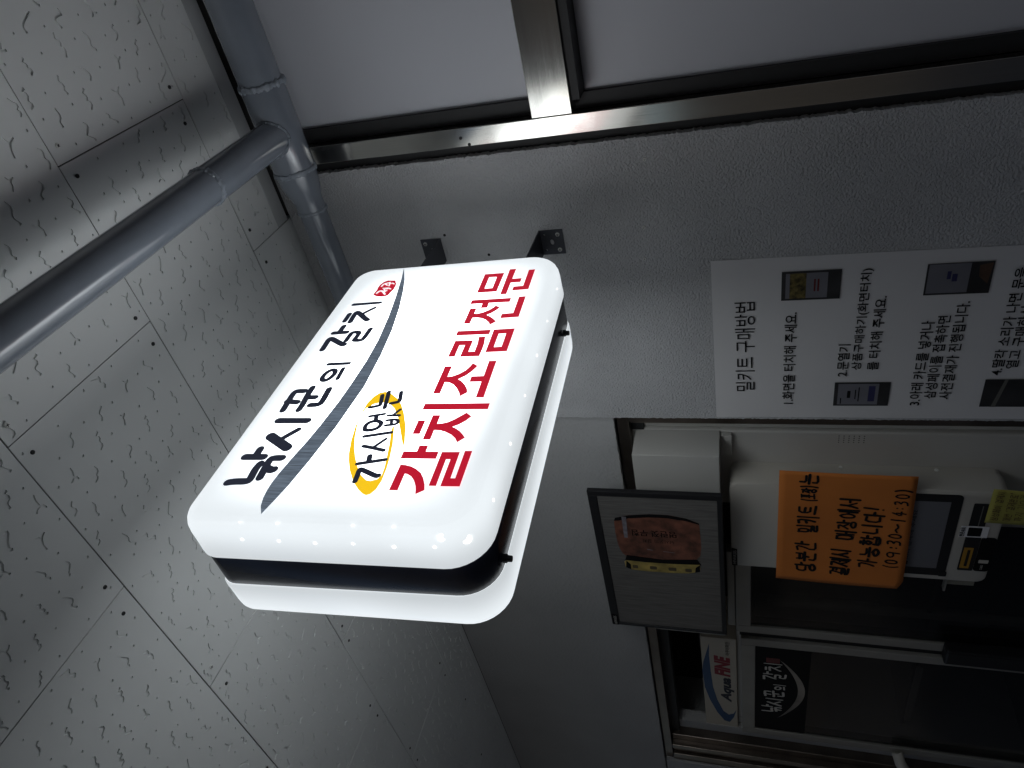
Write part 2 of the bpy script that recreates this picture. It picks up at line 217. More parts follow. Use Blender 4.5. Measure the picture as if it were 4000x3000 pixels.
# ------------------------------------------------------------ flat print helpers
def smooth_pl(pts, closed=False, it=2):
    for _ in range(it):
        if len(pts) < 3: return pts
        q = []; n = len(pts); rng = range(n) if closed else range(n-1)
        if not closed: q.append(pts[0])
        for i in rng:
            a, b = pts[i], pts[(i+1) % n]
            q.append((a[0]*.75+b[0]*.25, a[1]*.75+b[1]*.25)); q.append((a[0]*.25+b[0]*.75, a[1]*.25+b[1]*.75))
        if not closed: q.append(pts[-1])
        pts = q
    return pts
def ribbon(pts, w, closed=False, caps=True, it=2, ncap=6):
    if closed and pts[0] == pts[-1]: pts = pts[:-1]
    pts = smooth_pl(list(pts), closed, it); n = len(pts); vs = []; fs = []; h = w/2
    def dr(a, b):
        d = (b[0]-a[0], b[1]-a[1]); l = math.hypot(*d) or 1e-9; return (d[0]/l, d[1]/l)
    for i in range(n):
        if closed: d0, d1 = dr(pts[i-1], pts[i]), dr(pts[i], pts[(i+1) % n])
        else:
            d0 = dr(pts[i-1], pts[i]) if i else dr(pts[0], pts[1]); d1 = dr(pts[i], pts[i+1]) if i < n-1 else d0
        t = (d0[0]+d1[0], d0[1]+d1[1]); l = math.hypot(*t) or 1e-9; t = (t[0]/l, t[1]/l)
        k = h/max(.55, t[0]*d0[0]+t[1]*d0[1]); nx, ny = -t[1]*k, t[0]*k
        vs += [(pts[i][0]+nx, pts[i][1]+ny), (pts[i][0]-nx, pts[i][1]-ny)]
    for i in range(n if closed else n-1):
        j = (i+1) % n; fs.append((2*i, 2*i+1, 2*j+1, 2*j))
    if caps and not closed:
        for e, (a, b) in ((0, (pts[1], pts[0])), (n-1, (pts[-2], pts[-1]))):
            d = dr(a, b); base = len(vs); ang = math.atan2(d[1], d[0]); idx = []
            for q in range(ncap+1):
                t = ang - math.pi/2 + math.pi*q/ncap; vs.append((b[0]+h*math.cos(t), b[1]+h*math.sin(t))); idx.append(base+q)
            fs.append(tuple(idx))
    return vs, fs
def flat_mesh(name, items, to3d, step=.00005):
    """items: (verts2d, faces); each laid a hair above the last so that no two faces share a plane"""
    V = []; F = []
    for i, (vs, fs) in enumerate(items):
        n = len(V); V += [tuple(to3d(a, b, i*step)) for a, b in vs]; F += [tuple(k+n for k in f) for f in fs]
    m = bpy.data.meshes.new(name); m.from_pydata(V, [], F)
    bm = bmesh.new(); bm.from_mesh(m); bmesh.ops.triangulate(bm, faces=[f for f in bm.faces if len(f.verts) > 4]); bm.to_mesh(m); bm.free()
    return m
def poly(pts): return (list(pts), [tuple(range(len(pts)))])
def frame_poly(o, i):      # outline with one four-cornered opening
    return (list(o)+list(i), [(k, (k+1) % 4, 4+(k+1) % 4, 4+k) for k in range(4)])
def wall3d(Y, s=.001, off=0):      # millimetres on a plane facing the street
    return lambda a, b, e: (a*s, Y-e, H+b*s)
def text_items(body, x0, x1, zc, h, bold=.0, shear=0, rot=0):
    """a line of print fitted to a box: mesh faces in the plane"""
    c = bpy.data.curves.new('tmp', 'FONT'); c.body = body; c.offset = bold; c.shear = shear; c.resolution_u = 3
    o = bpy.data.objects.new('tmp', c); COL.objects.link(o); dg = bpy.context.evaluated_depsgraph_get(); dg.update()
    m = bpy.data.meshes.new_from_object(o.evaluated_get(dg))
    vs = [(v.co.x, v.co.y) for v in m.vertices]; fs = [tuple(p.vertices) for p in m.polygons]
    bpy.data.objects.remove(o); bpy.data.curves.remove(c); bpy.data.meshes.remove(m)
    if not vs: return ([], [])
    ax, bx = min(v[0] for v in vs), max(v[0] for v in vs); ay, by = min(v[1] for v in vs), max(v[1] for v in vs)
    out = []
    for x, y in vs:
        s = (x-ax)/(bx-ax); t = (y-ay)/(by-ay)
        if rot: out.append((zc - h/2 + (1-t)*h, x0 + s*(x1-x0)))     # reading upwards: x0..x1 along z, zc along x
        else: out.append((x0 + s*(x1-x0), zc-h/2+t*h))
    return (out, fs)
# hand lettering: Korean syllables composed from pen strokes
CI = 'ㄱㄲㄴㄷㄸㄹㅁㅂㅃㅅㅆㅇㅈㅉㅊㅋㅌㅍㅎ'; VO = 'ㅏㅐㅑㅒㅓㅔㅕㅖㅗㅘㅙㅚㅛㅜㅝㅞㅟㅠㅡㅢㅣ'
FI = ['', *'ㄱㄲㄳㄴㄵㄶㄷㄹㄺㄻㄼㄽㄾㄿㅀㅁㅂㅄㅅㅆㅇㅈㅊㅋㅌㅍㅎ']
def ring(cx, cy, rx, ry): return [(cx+rx*math.cos(t*math.pi/4+1.6), cy+ry*math.sin(t*math.pi/4+1.6)) for t in range(9)]
G = {'ㄱ':[[(0,.95),(.95,1),(.75,.4),(.45,0)]],'ㄴ':[[(.05,1),(.05,.1),(1,.12)]],'ㄷ':[[(.95,.95),(.05,.95),(.05,.08),(1,.1)]],
 'ㄹ':[[(0,1),(.95,1),(.95,.52),(.05,.5),(.05,.03),(1,.05)]],'ㅁ':[[(.05,1),(.05,0),(.95,.02),(.95,.98),(.05,1)]],
 'ㅂ':[[(.05,1),(.05,0),(.95,0),(.95,1)],[(.05,.5),(.95,.5)]],'ㅅ':[[(.5,1),(.4,.5),(0,0)],[(.45,.6),(1,.02)]],'ㅇ':[ring(.5,.48,.46,.46)],
 'ㅈ':[[(.05,1),(.95,1),(.5,.5),(0,0)],[(.5,.5),(1,.02)]],'ㅊ':[[(.3,1.12),(.7,1.1)],[(.05,.82),(.95,.82),(.5,.42),(0,0)],[(.5,.42),(1,.02)]],
 'ㅋ':[[(0,.95),(.95,1),(.75,.4),(.45,0)],[(.05,.52),(.85,.55)]],'ㅌ':[[(.95,1),(.05,1),(.05,.05),(1,.06)],[(.05,.52),(.9,.52)]],
 'ㅍ':[[(0,1),(1,1)],[(.3,1),(.3,.05)],[(.7,1),(.7,.05)],[(0,.03),(1,.03)]],'ㅎ':[[(.3,1.1),(.7,1.1)],[(0,.82),(1,.82)],ring(.5,.33,.34,.32)]}
for a, b in (('ㄲ','ㄱ'),('ㄸ','ㄷ'),('ㅃ','ㅂ'),('ㅆ','ㅅ'),('ㅉ','ㅈ')):
    G[a] = [[(x*.46+d, y) for x, y in st] for d in (0,.54) for st in G[b]]
VV = {'ㅏ':[[(.3,1.02),(.3,-.02)],[(.3,.5),(1,.5)]],'ㅑ':[[(.3,1),(.3,0)],[(.3,.65),(1,.65)],[(.3,.35),(1,.35)]],'ㅓ':[[(.75,1),(.75,0)],[(.75,.5),(0,.5)]],
 'ㅕ':[[(.75,1),(.75,0)],[(.75,.68),(.05,.68)],[(.75,.4),(.05,.4)]],'ㅣ':[[(.6,1.02),(.6,-.02)]],'ㅐ':[[(.15,.95),(.15,.05)],[(.8,1.05),(.8,-.05)],[(.15,.5),(.8,.5)]],
 'ㅔ':[[(.4,.95),(.4,.05)],[(.9,1.05),(.9,-.05)],[(-.1,.5),(.4,.5)]],'ㅖ':[[(.4,.95),(.4,.05)],[(.9,1.05),(.9,-.05)],[(-.1,.65),(.4,.65)],[(-.1,.38),(.4,.38)]],'ㅒ':[[(.15,.95),(.15,.05)],[(.8,1.05),(.8,-.05)],[(.15,.6),(.8,.6)],[(.15,.35),(.8,.35)]]}
VH = {'ㅗ':[[(0,.15),(1,.15)],[(.5,.15),(.5,1)]],'ㅛ':[[(0,.15),(1,.15)],[(.3,.15),(.3,.9)],[(.7,.15),(.7,.9)]],'ㅜ':[[(0,.9),(1,.9)],[(.5,.9),(.5,0)]],'ㅠ':[[(0,.9),(1,.9)],[(.3,.9),(.3,0)],[(.7,.9),(.7,0)]],'ㅡ':[[(0,.5),(1,.5)]]}
VC = {'ㅘ':('ㅗ','ㅏ'),'ㅙ':('ㅗ','ㅐ'),'ㅚ':('ㅗ','ㅣ'),'ㅝ':('ㅜ','ㅓ'),'ㅞ':('ㅜ','ㅔ'),'ㅟ':('ㅜ','ㅣ'),'ㅢ':('ㅡ','ㅣ')}
LAT = {'(':[[(.7,1.1),(.35,.7),(.35,.3),(.7,-.1)]],')':[[(.3,1.1),(.65,.7),(.65,.3),(.3,-.1)]],'0':[ring(.5,.5,.4,.48)],'1':[[(.5,1),(.5,0)]],'3':[[(.15,.95),(.6,1),(.75,.75),(.35,.52)],[(.35,.52),(.8,.4),(.7,.08),(.1,.05)]],
 '9':[ring(.45,.7,.32,.28),[(.77,.75),(.7,0)]],'4':[[(.65,1),(.1,.35),(.95,.35)],[(.65,.7),(.6,0)]],':':[[(.5,.68),(.5,.72)],[(.5,.28),(.5,.32)]],'~':[[(0,.45),(.3,.62),(.65,.4),(1,.55)]],'!':[[(.6,1.1),(.45,.35)],[(.4,.08),(.41,.1)]],'"':[[(.35,1),(.3,.8)],[(.65,1),(.6,.8)]],'.':[[(.2,.03),(.21,.05)]],',':[[(.25,.08),(.15,-.1)]]}
def place(st, x0, x1, y0, y1): return [[(x0+(x1-x0)*x, y0+(y1-y0)*y) for x, y in s] for s in st]
def syllable(ch):
    k = ord(ch)-0xAC00
    if not 0 <= k < 11172: return LAT.get(ch, [])
    i, v, f = CI[k//588], VO[k % 588//28], FI[k % 28]; lo = .40 if f else 0.; out = []
    if v in VV: out += place(G[i], .02, .52, lo+(.06 if f else .12), 1-.02) + place(VV[v], .58, 1., lo+.0, 1.03)
    elif v in VH: out += place(G[i], .15, .85, lo+(.24 if f else .42), 1.) + place(VH[v], 0, 1, lo-.02 if f else .02, lo+(.22 if f else .38))
    else: a, b = VC[v]; out += place(G[i], .06, .58, lo+(.24 if f else .4), 1) + place(VH[a], 0, .66, lo+.02, lo+(.2 if f else .34)) + place(VV[b], .62, 1.02, lo, 1.03)
    if f: out += place(G[f] if f in G else G['ㅂ'], .12, .92, 0, .33)
    return out
def hand_items(body, x0, x1, zc, h, w, rng, jit=.03, slant=.0):
    adv = [.62 if c in '():!~".,0134' and c != '~' else (.5 if c == ' ' else 1.) for c in body]
    adv = [.4 if c in '(): ."!,' else a for c, a in zip(body, adv)]
    tot = sum(adv) + .14*(len(body)-1); s = (x1-x0)/tot; x = x0; items = []
    for c, a in zip(body, adv):
        dy = rng.uniform(-.04, .04)*h
        for st in syllable(c):
            pts = [(x + s*a*(px*.92+.04+rng.uniform(-jit, jit)) + slant*h*(py-.5), zc-h/2+h*(py+rng.uniform(-jit, jit))+dy) for px, py in st]
            items.append(ribbon(pts, w*rng.uniform(.85, 1.15), it=1, ncap=4))
        x += s*(a+.14)
    return items
# ============================================================ setting
g = MB(); N = 12; ext = 60
g.add([(-ext,-ext,0),(ext,-ext,0),(ext,ext,0),(-ext,ext,0)], [(0,1,2,3)])
tag(g.build('ground', M_ground), kind='structure')
# ---- ceiling: backing sheet, tiles with pressed fissures and pin holes, screws
TW, TH = .594, .3024
rng = random.Random(4)
def fissure(rng):
    k = rng.random(); w = rng.uniform(.0033, .0041); L = rng.uniform(.021, .031)
    if k < .27:      # three-armed mark
        a0 = rng.choice((0, math.pi)) + rng.uniform(-.4, .4); pts = []
        arms = [(a0, L*.62), (a0+2.3, L*.38), (a0-2.3, L*.36)]
        angs = sorted(a % (2*math.pi) for a, _ in arms); mp = {a % (2*math.pi): l for a, l in arms}
        for i, a in enumerate(angs):
            nx, ny = -math.sin(a)*w/2, math.cos(a)*w/2; l = mp[a]; ex, ey = math.cos(a)*l, math.sin(a)*l
            b = rng.uniform(-.3, .3)*l*.5; mx, my = math.cos(a)*l*.5-math.sin(a)*b, math.sin(a)*l*.5+math.cos(a)*b
            pts += [(mx-nx, my-ny), (ex-nx*.7, ey-ny*.7), (ex+nx*.7, ey+ny*.7), (mx+nx, my+ny)]
            a2 = angs[(i+1) % 3] + (2*math.pi if i == 2 else 0); am = (a+a2)/2; pts.append((math.cos(am)*w*.6, math.sin(am)*w*.6))
        return pts
    n = rng.choice((4, 5, 5, 6)); c = []; y = 0; sg = rng.choice((-1, 1))
    for i in range(n):
        c.append((-L/2 + L*i/(n-1) + rng.uniform(-.08, .08)*L, y)); sg = -sg if rng.random() < .85 else sg; y += sg*rng.uniform(.14, .34)*L
    m = sum(p[1] for p in c)/n; th = rng.uniform(-.30, .30) + rng.choice((0, .25)); ca, sa = math.cos(th), math.sin(th)
    c = [(x*ca-(yy-m)*sa, x*sa+(yy-m)*ca) for x, yy in c]
    c = smooth_pl(c, False, 1); vs, _ = ribbon(c, w, caps=False, it=0)
    return [vs[i] for i in range(0, len(vs), 2)] + [vs[i] for i in range(len(vs)-1, -1, -2)]
def tile_mesh(w, h, seed):
    rng = random.Random(seed); cu = bpy.data.curves.new('tmp', 'CURVE'); cu.dimensions = '2D'; cu.fill_mode = 'BOTH'; cu.extrude = .0012
    def sp(pts):
        s = cu.splines.new('POLY'); s.points.add(len(pts)-1); s.use_cyclic_u = True
        for p, q in zip(s.points, pts): p.co = (q[0], q[1], 0, 1)
    e = .0011
    sp([(e, e), (w-e, e), (w-e, h-e), (e, h-e)])
    nx, ny = max(2, round(w/.038)), max(2, round(h/.0305)); cx, cy = w/nx, h/ny
    for i in range(nx):
        for j in range(ny):
            px, py = (i+.5+rng.uniform(-.2, .2))*cx, (j+.5+rng.uniform(-.2, .2))*cy
            if (i+j) % 2 == 0:
                q = [(px+a, py+b) for a, b in fissure(rng)]
                if min(a for a, b in q) > .004 and max(a for a, b in q) < w-.004 and min(b for a, b in q) > .004 and max(b for a, b in q) < h-.004: sp(q)
            else:
                r = rng.uniform(.0018, .0024)
                if .005 < px < w-.005 and .005 < py < h-.005: sp([(px+r*math.cos(k*math.pi/3), py+r*math.sin(k*math.pi/3)) for k in range(6)])
    o = bpy.data.objects.new('tmp', cu); COL.objects.link(o); dg = bpy.context.evaluated_depsgraph_get(); dg.update()
    m = bpy.data.meshes.new_from_object(o.evaluated_get(dg)); bpy.data.objects.remove(o); bpy.data.curves.remove(cu)
    bm = bmesh.new(); bm.from_mesh(m); bm.normal_update()
    for f in bm.faces: f.material_index = 1 if abs(f.normal.z) < .5 else 0
    v = [bm.verts.new(p) for p in ((e*2, e*2, .0015), (w-e*2, e*2, .0015), (w-e*2, h-e*2, .0015), (e*2, h-e*2, .0015))]; bm.faces.new(v).material_index = 1
    bm.to_mesh(m); bm.free(); m.name = 'ceiling_tile'; m.materials.clear(); m.materials.append(M_tile); m.materials.append(M_groove); return m
CX0, CX1, CY0 = -4.4, 1.5, .17
ceiling = box('ceiling', M_back, None, CX0, CX1, CY0, 1.235, CEIL+.006, CEIL+.35); tag(ceiling, kind='structure')
variants = [tile_mesh(TW, TH, s) for s in (11, 12, 13, 14, 15)]
sc = MB(); sc.loft([cyl_pts(Vector((0,0,z)), Vector((1,0,0)), Vector((0,1,0)), r, 10) for z, r in ((.001,.0033),(-.0004,.0033),(-.0012,.0022))])
screw_m = sc.mesh('screw', smooth=False); screw_m.materials.append(M_dscrew)
zs = MB(); zs.loft([cyl_pts(Vector((0,0,z)), Vector((1,0,0)), Vector((0,1,0)), r, 10) for z, r in ((.001,.0038),(-.0004,.0038),(-.0012,.0026))])
zscrew_m = zs.mesh('screw', smooth=False); zscrew_m.materials.append(M_screw)
slot_m = MB().box(-.0024,.0024,-.0005,.0005,-.0016,-.0002).box(-.0005,.0005,-.0024,-.00055,-.00158,-.0002).box(-.0005,.0005,.00055,.0024,-.00158,-.0002).mesh('cross_recess'); slot_m.materials.append(M_slot)
hk = .925; nscrew = 0
rows = [(1.178*hk, .1025, None, -.561), (.851*hk, TH, TH, -.24), (.524*hk, TH, TH, -.523), (.197*hk, TH, TH, -.843)]
def tile_row(y0, h, ph, meshes):
    global nscrew
    k0 = int((CX0/hk-ph)/.642)-1
    for k in range(k0, 14):
        x0 = (ph + k*.642)*hk; x1 = x0+TW
        if x0 < CX0 or x1 > CX1: continue
        m = meshes(x0) if callable(meshes) else rng.choice(meshes)
        t = bpy.data.objects.new('ceiling_tile', m); COL.objects.link(t); t.parent = ceiling
        t.location = (x0, y0, CEIL + .0016 + rng.uniform(-.0006, .0006)); t.rotation_euler = (rng.uniform(-.002, .002), rng.uniform(-.001, .001), 0)
        if rng.random() < .5 and m in variants: t.rotation_euler.z = math.pi; t.location.x += TW; t.location.y += TH; flip = True
        else: flip = False
        dims = (TW, h)
        if x0 < -2.6 or x0 > .4: continue
        for ax in (0, 1):
            for ay in (0, 1):
                if h < .2 and ay: continue
                sx = (.028+rng.uniform(-.01,.012)) if ax == 0 else TW-.028-rng.uniform(-.01,.012); sy = (.02+rng.uniform(-.006,.008)) if ay == 0 else h-.02-rng.uniform(-.006,.008)
                z = x0+sx > -.65 and y0+sy < .85 and rng.random() < .6
                s = bpy.data.objects.new('screw', zscrew_m if z else screw_m); COL.objects.link(s); s.parent = t
                s.location = (sx, sy, -.0020); s.rotation_euler.z = rng.uniform(0, 3)
                if x0 > -1.4:
                    q = bpy.data.objects.new('cross_recess', slot_m); COL.objects.link(q); q.parent = t; q.location = (sx, sy, -.0020); q.rotation_euler.z = rng.uniform(0, 1.5)
                nscrew += 1
for y0, h, _, ph in rows[1:]: tile_row(y0, h, ph, variants)
cut_a = tile_mesh(TW, .1025, 31); cut_b = tile_mesh(TW, .143, 32)
tile_row(rows[0][0], .1025, -.561, lambda x: cut_a if x > -.53 else cut_b)
box('ceiling_trim', M_trim, ceiling, -.519, CX1, 1.1935, 1.2335, CEIL+.001, CEIL+.02, .002)
box('ceiling_edge', M_tile, ceiling, CX0, -.5195, 1.2335, 1.2555, CEIL+.0012, CEIL+.02)
box('ceiling_fascia', M_trim, ceiling, CX0, CX1, CY0-.03, CY0-.001, CEIL-.012, CEIL+.36, .003)
# ============================================================ shop building
bld = thing('shop_building', 'grey stucco shop wall with steel-lined opening and white panes', 'building', (-1.0, 1.3, 0))
def rough_wall(name, m, x0, x1, yf, yb, z0, z1, parent, jl=.0, jr=.0, jb=.0, seed=1, lean=0):
    """stucco slab whose edges crumble a little; front face built as a strip grid"""
    r = random.Random(seed); n = int((z1-z0)/.004); mb = MB(); L = []; Rr = []
    for i in range(n+1):
        z = z0+(z1-z0)*i/n; L.append((x0+r.gauss(0, jl), z)); Rr.append((x1+r.gauss(0, jr), z))
    V = [(a, yf, z) for a, z in L]+[(a, yf, z) for a, z in Rr]+[(x0+.004, yb, z) for a, z in L]+[(x1-.004, yb, z) for a, z in Rr]
    k = n+1; F = []
    for i in range(n):
        F += [(i, i+1, k+i+1, k+i), (i, 2*k+i, 2*k+i+1, i+1), (k+i, k+i+1, 3*k+i+1, 3*k+i)]
    F += [(0, k, 3*k, 2*k), (n, 2*k+n, 3*k+n, k+n)]
    return mb.add(V, F).build(name, m, parent)
WY, LY = 1.24, 1.256
rough_wall('stucco_pillar', M_stucco, -1.079, -.432, WY, 1.60, 0, CEIL-.001, bld, .0006, .0007)
# lintel over the opening, lower edge crumbly
r = random.Random(5); n = 420; xa, xb = -4.6, -1.075; zb, zt = H+.296, CEIL-.001; V = []; F = []
for i in range(n+1):
    x = xa+(xb-xa)*i/n; z = zb+r.gauss(0, .0008); V += [(x, LY, z), (x, LY, zt), (x, LY+.10, zb+.004)]
for i in range(n): F += [(3*i, 3*i+3, 3*i+4, 3*i+1), (3*i, 3*i+2, 3*i+5, 3*i+3)]
MB().add(V, F).build('lintel', M_lintel, bld)
box('lintel_core', M_lintel, bld, xa, xb, LY+.10, 1.60, H+.30, CEIL-.001)
box('sun_block_slab', M_far, bld, -6, 4, 1.26, 6, CEIL+.001, CEIL+.40)  # unseen slab added to keep the sun out of the interior
box('sun_block_wall', M_far, bld, -6, 4, 1.0, 1.25, CEIL+.36, CEIL+3.2)  # unseen storey added to block the sun from behind
# left jamb: front plates of stepped steel, then plain wall
box('left_wall', M_lintel, bld, -4.6, -2.80, LY, 1.60, 0, H+.29)
for k, (a, b, y) in enumerate(((-2.795,-2.755,1.262),(-2.754,-2.715,1.275),(-2.714,-2.69,1.262),(-2.689,-2.655,1.285))):
    box('steel_jamb', M_dsteel, bld, a, b, y, y+.05, 0, H+.262, .002)
box('steel_jamb', M_dsteel, bld, -1.118, -1.083, 1.266, 1.29, 0, H+.262, .0015)
box('steel_head', M_dsteel, bld, -2.80, -1.083, 1.268, 1.30, H+.264, H+.292, .0015)
box('head_gasket', M_dark, bld, -2.79, -1.12, 1.302, 1.34, H+.235, H+.272, .001)
box('filler_panel', M_lintel, bld, -2.654, -2.606, 1.318, 1.36, 0, H+.255)
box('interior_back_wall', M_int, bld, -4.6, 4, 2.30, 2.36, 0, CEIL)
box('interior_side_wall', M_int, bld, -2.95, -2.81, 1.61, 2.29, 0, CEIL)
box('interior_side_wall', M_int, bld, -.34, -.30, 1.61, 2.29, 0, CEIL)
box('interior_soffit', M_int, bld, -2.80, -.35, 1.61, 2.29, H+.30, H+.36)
# right bay: white panes in a steel frame
box('sealant_joint', M_dark, bld, -.436, -.405, 1.256, 1.30, 0, CEIL-.002)
box('steel_stile', M_steel, bld, -.412, -.3775, 1.238, 1.262, 0, CEIL-.002, .0012)
box('glazing_channel', M_dark, bld, -.3765, -.350, 1.262, 1.30, 0, CEIL-.002)
box('white_pane', M_pane, bld, -.352, 1.6, 1.272, 1.285, H+.28, CEIL-.002)
box('white_pane', M_pane, bld, -.352, 1.6, 1.272, 1.285, 0, H+.262)
box('steel_mullion', M_steelh, bld, -.370, 1.6, 1.216, 1.255, H+.2775, H+.350, .0012)
box('mullion_gasket', M_dark, bld, -.3495, 1.6, 1.222, 1.29, H+.2625, H+.277)
box('pane_backing', M_far, bld, -.34, 1.7, 1.30, 1.60, 0, CEIL)
# small fixings left in the stucco
an = MB(); an.loft([cyl_pts(Vector((0,y,0)), Vector((1,0,0)), Vector((0,0,1)), rr, 10) for y, rr in ((.002,.0034),(-.0015,.0034),(-.0015,.0018),(.001,.0018))], True, True)
am = an.mesh('wall_anchor'); am.materials.append(M_screw)
for x, z in ((-.603,.179),(-.669,.183),(-.472,.166)):
    o = bpy.data.objects.new('wall_anchor', am); COL.objects.link(o); o.parent = bld; o.matrix_parent_inverse = PW[bld.name].inverted(); o.location = (x, WY, H+z)
dm = MB(); dm.loft([cyl_pts(Vector((0,y,0)), Vector((1,0,0)), Vector((0,0,1)), .003, 8) for y in (.001,-.0008)]); dmm = dm.mesh('drill_hole'); dmm.materials.append(M_slot)
for x, z in ((-.638,.498),(-.395,.497),(-.4085,.483),(-.587,.583)):
    o = bpy.data.objects.new('drill_hole', dmm); COL.objects.link(o); o.parent = bld; o.matrix_parent_inverse = PW[bld.name].inverted(); o.location = (x, WY if x < -.43 else 1.2378, H+z)
# buildings across the alley: only reflected in steel; left house added to cut skylight
def house(name, label, x0, x1, h):
    far = thing(name, label, 'building', ((x0+x1)/2, -7.5, 0)); box('wall', M_far, far, x0, x1, -9, -6.2, 0, h)
    for i in range(int((x1-x0)/2)):
        for j in range(int(h/3)): box('window', M_farwin, far, x0+.5+2*i, x0+1.6+2*i, -6.22, -6.14, 1.0+3*j, 2.4+3*j, .01)
house('tall_house', 'tall rendered house across the alley, right of the gap', -2.3, 12, 9.5)
house('skylight_block_house', 'added unseen house left of the gap, narrows the skylight', -19, -4.9, 8)  # added out of view to narrow the strip of sky
gw = thing('garden_wall', 'low rendered garden wall between the houses across the alley', 'wall', (-3.6, -6.4, 0))
box('wall', M_far, gw, -4.89, -2.31, -6.5, -6.3, 0, 2.38); box('coping', M_trim, gw, -4.89, -2.31, -6.53, -6.27, 2.381, 2.45, .01)
# ============================================================ drain pipe
PY, PZ, PR, PS = 1.164, H+.814, .0389, .0275
pipe = thing('drain_pipe', 'grey painted drain pipe under the ceiling with welded tee and branch', 'pipe', (-.4, PY, PZ))
ax, ay_, az = Vector((1,0,0)), Vector((0,1,0)), Vector((0,0,1))
def tube_x(name, spec, m=M_pipe, n=48, cy=PY, cz=PZ):
    mb = MB(); mb.loft([cyl_pts(Vector((x, cy+dy, cz+dz)), ay_, az, r, n) for x, r, dy, dz in spec]); return mb.build(name, m, pipe, smooth=True)
tube_x('main_pipe', [(1.6,PR,0,0),(-.232,PR,0,0)])
tube_x('tee_body', [(-.233,PR,0,0),(-.238,PR+.0012,0,0),(-.385,PR+.0012,0,0),(-.392,PR,0,0)])
tube_x('reducer', [(-.393,PR,0,0),(-.415,PR-.0006,0,0),(-.432,PR-.004,0,-.001),(-.448,PR-.009,0,-.002),(-.460,PS+.0012,0,-.003),(-.474,PS+.0008,0,-.0035)])
tube_x('small_pipe', [(-.475,PS,0,-.0035),(-1.30,PS,0,-.0035)])
mb = MB(); rg = []          # elbow into the wall behind the sign
for k in range(9):
    t = k/8*math.pi/2; rg.append(cyl_pts(Vector((-1.301-.06*math.sin(t), PY+.06*(1-math.cos(t)), PZ-.0035)), Vector((-math.sin(t)*1,0,0))*0+Vector((-math.sin(t),-math.cos(t),0)).cross(az)*0+Vector((math.sin(t)*-1*0+math.sin(t), math.cos(t),0)), az, PS, 32))
rg.append(cyl_pts(Vector((-1.361, 1.262, PZ-.0035)), Vector((1,0,0)), az, PS, 32)); mb.loft(rg); mb.build('elbow', M_pipe, pipe, smooth=True)
BX, BR = -.321, .0299
def tube_y(name, spec, m=M_pipe, n=44):
    mb = MB(); mb.loft([cyl_pts(Vector((BX+dx, y, PZ)), ax, az, r, n) for y, r, dx in spec]); return mb.build(name, m, pipe, smooth=True)
tube_y('tee_branch', [(PY,BR+.001,0),(1.115,BR+.001,0),(.925,BR+.001,0),(.918,BR,0)])
tube_y('branch_pipe', [(.917,BR,0),(.2,BR,0),(.19,BR,0),(-.25,BR,0)])
def bead(name, pos, axis, r, w=.0045, seed=0, amp=.0016):
    rr = random.Random(seed); mb = MB(); n, k = 72, 8; rings = []
    e1 = az; e2 = axis.cross(e1)
    for i in range(n):
        t = 2*math.pi*i/n; jit = rr.gauss(0, amp*.45)+amp*.5*math.sin(t*23+seed); c = pos+(e1*math.cos(t)+e2*math.sin(t))*(r+.0002)+axis*rr.gauss(0, amp*.35)
        out = (e1*math.cos(t)+e2*math.sin(t)); rad = w*.55+abs(jit)*.8
        rings.append([tuple(c+out*(rad*.8*math.cos(2*math.pi*j/k))+axis*(rad*1.25*math.sin(2*math.pi*j/k))) for j in range(k)])
    V = [p for q in rings for p in q]; F = [(i*k+j, i*k+(j+1) % k, ((i+1) % n)*k+(j+1) % k, ((i+1) % n)*k+j) for i in range(n) for j in range(k)]
    mb.add(V, F); return mb.build(name, M_weld, pipe, smooth=True)
bead('weld_bead', Vector((-.234,PY,PZ)), ax, PR, .0068, 1, .0032)
bead('weld_bead', Vector((-.392,PY,PZ)), ax, PR, .0060, 2, .0022)
bead('weld_bead', Vector((-.4745,PY,PZ-.0035)), ax, PS, .0046, 3, .0014)
bead('weld_bead', Vector((BX,.920,PZ)), ay_, BR, .0058, 4, .0024)
# saddle weld where the branch meets the main
rr = random.Random(8); n, k = 80, 7; V = []; F = []
for i in range(n):
    t = 2*math.pi*i/n; x = BX+(BR+.001)*math.cos(t); z = (BR+.001)*math.sin(t); y = -math.sqrt(max(0,(PR+.001)**2-z*z)); rad = .0032+abs(rr.gauss(0,.0009))+.0006*math.sin(t*20)
    c = Vector((x, PY+y, PZ+z)); o1 = Vector((math.cos(t), -.5, math.sin(t))).normalized(); o2 = Vector((0,-1,0))
    for j in range(k): a = 2*math.pi*j/k; V.append(tuple(c+o1*rad*math.cos(a)+o2*rad*math.sin(a)*1.1))
for i in range(n):
    for j in range(k): F.append((i*k+j, i*k+(j+1) % k, ((i+1) % n)*k+(j+1) % k, ((i+1) % n)*k+j))
MB().add(V, F).build('saddle_weld', M_weld, pipe, smooth=True)
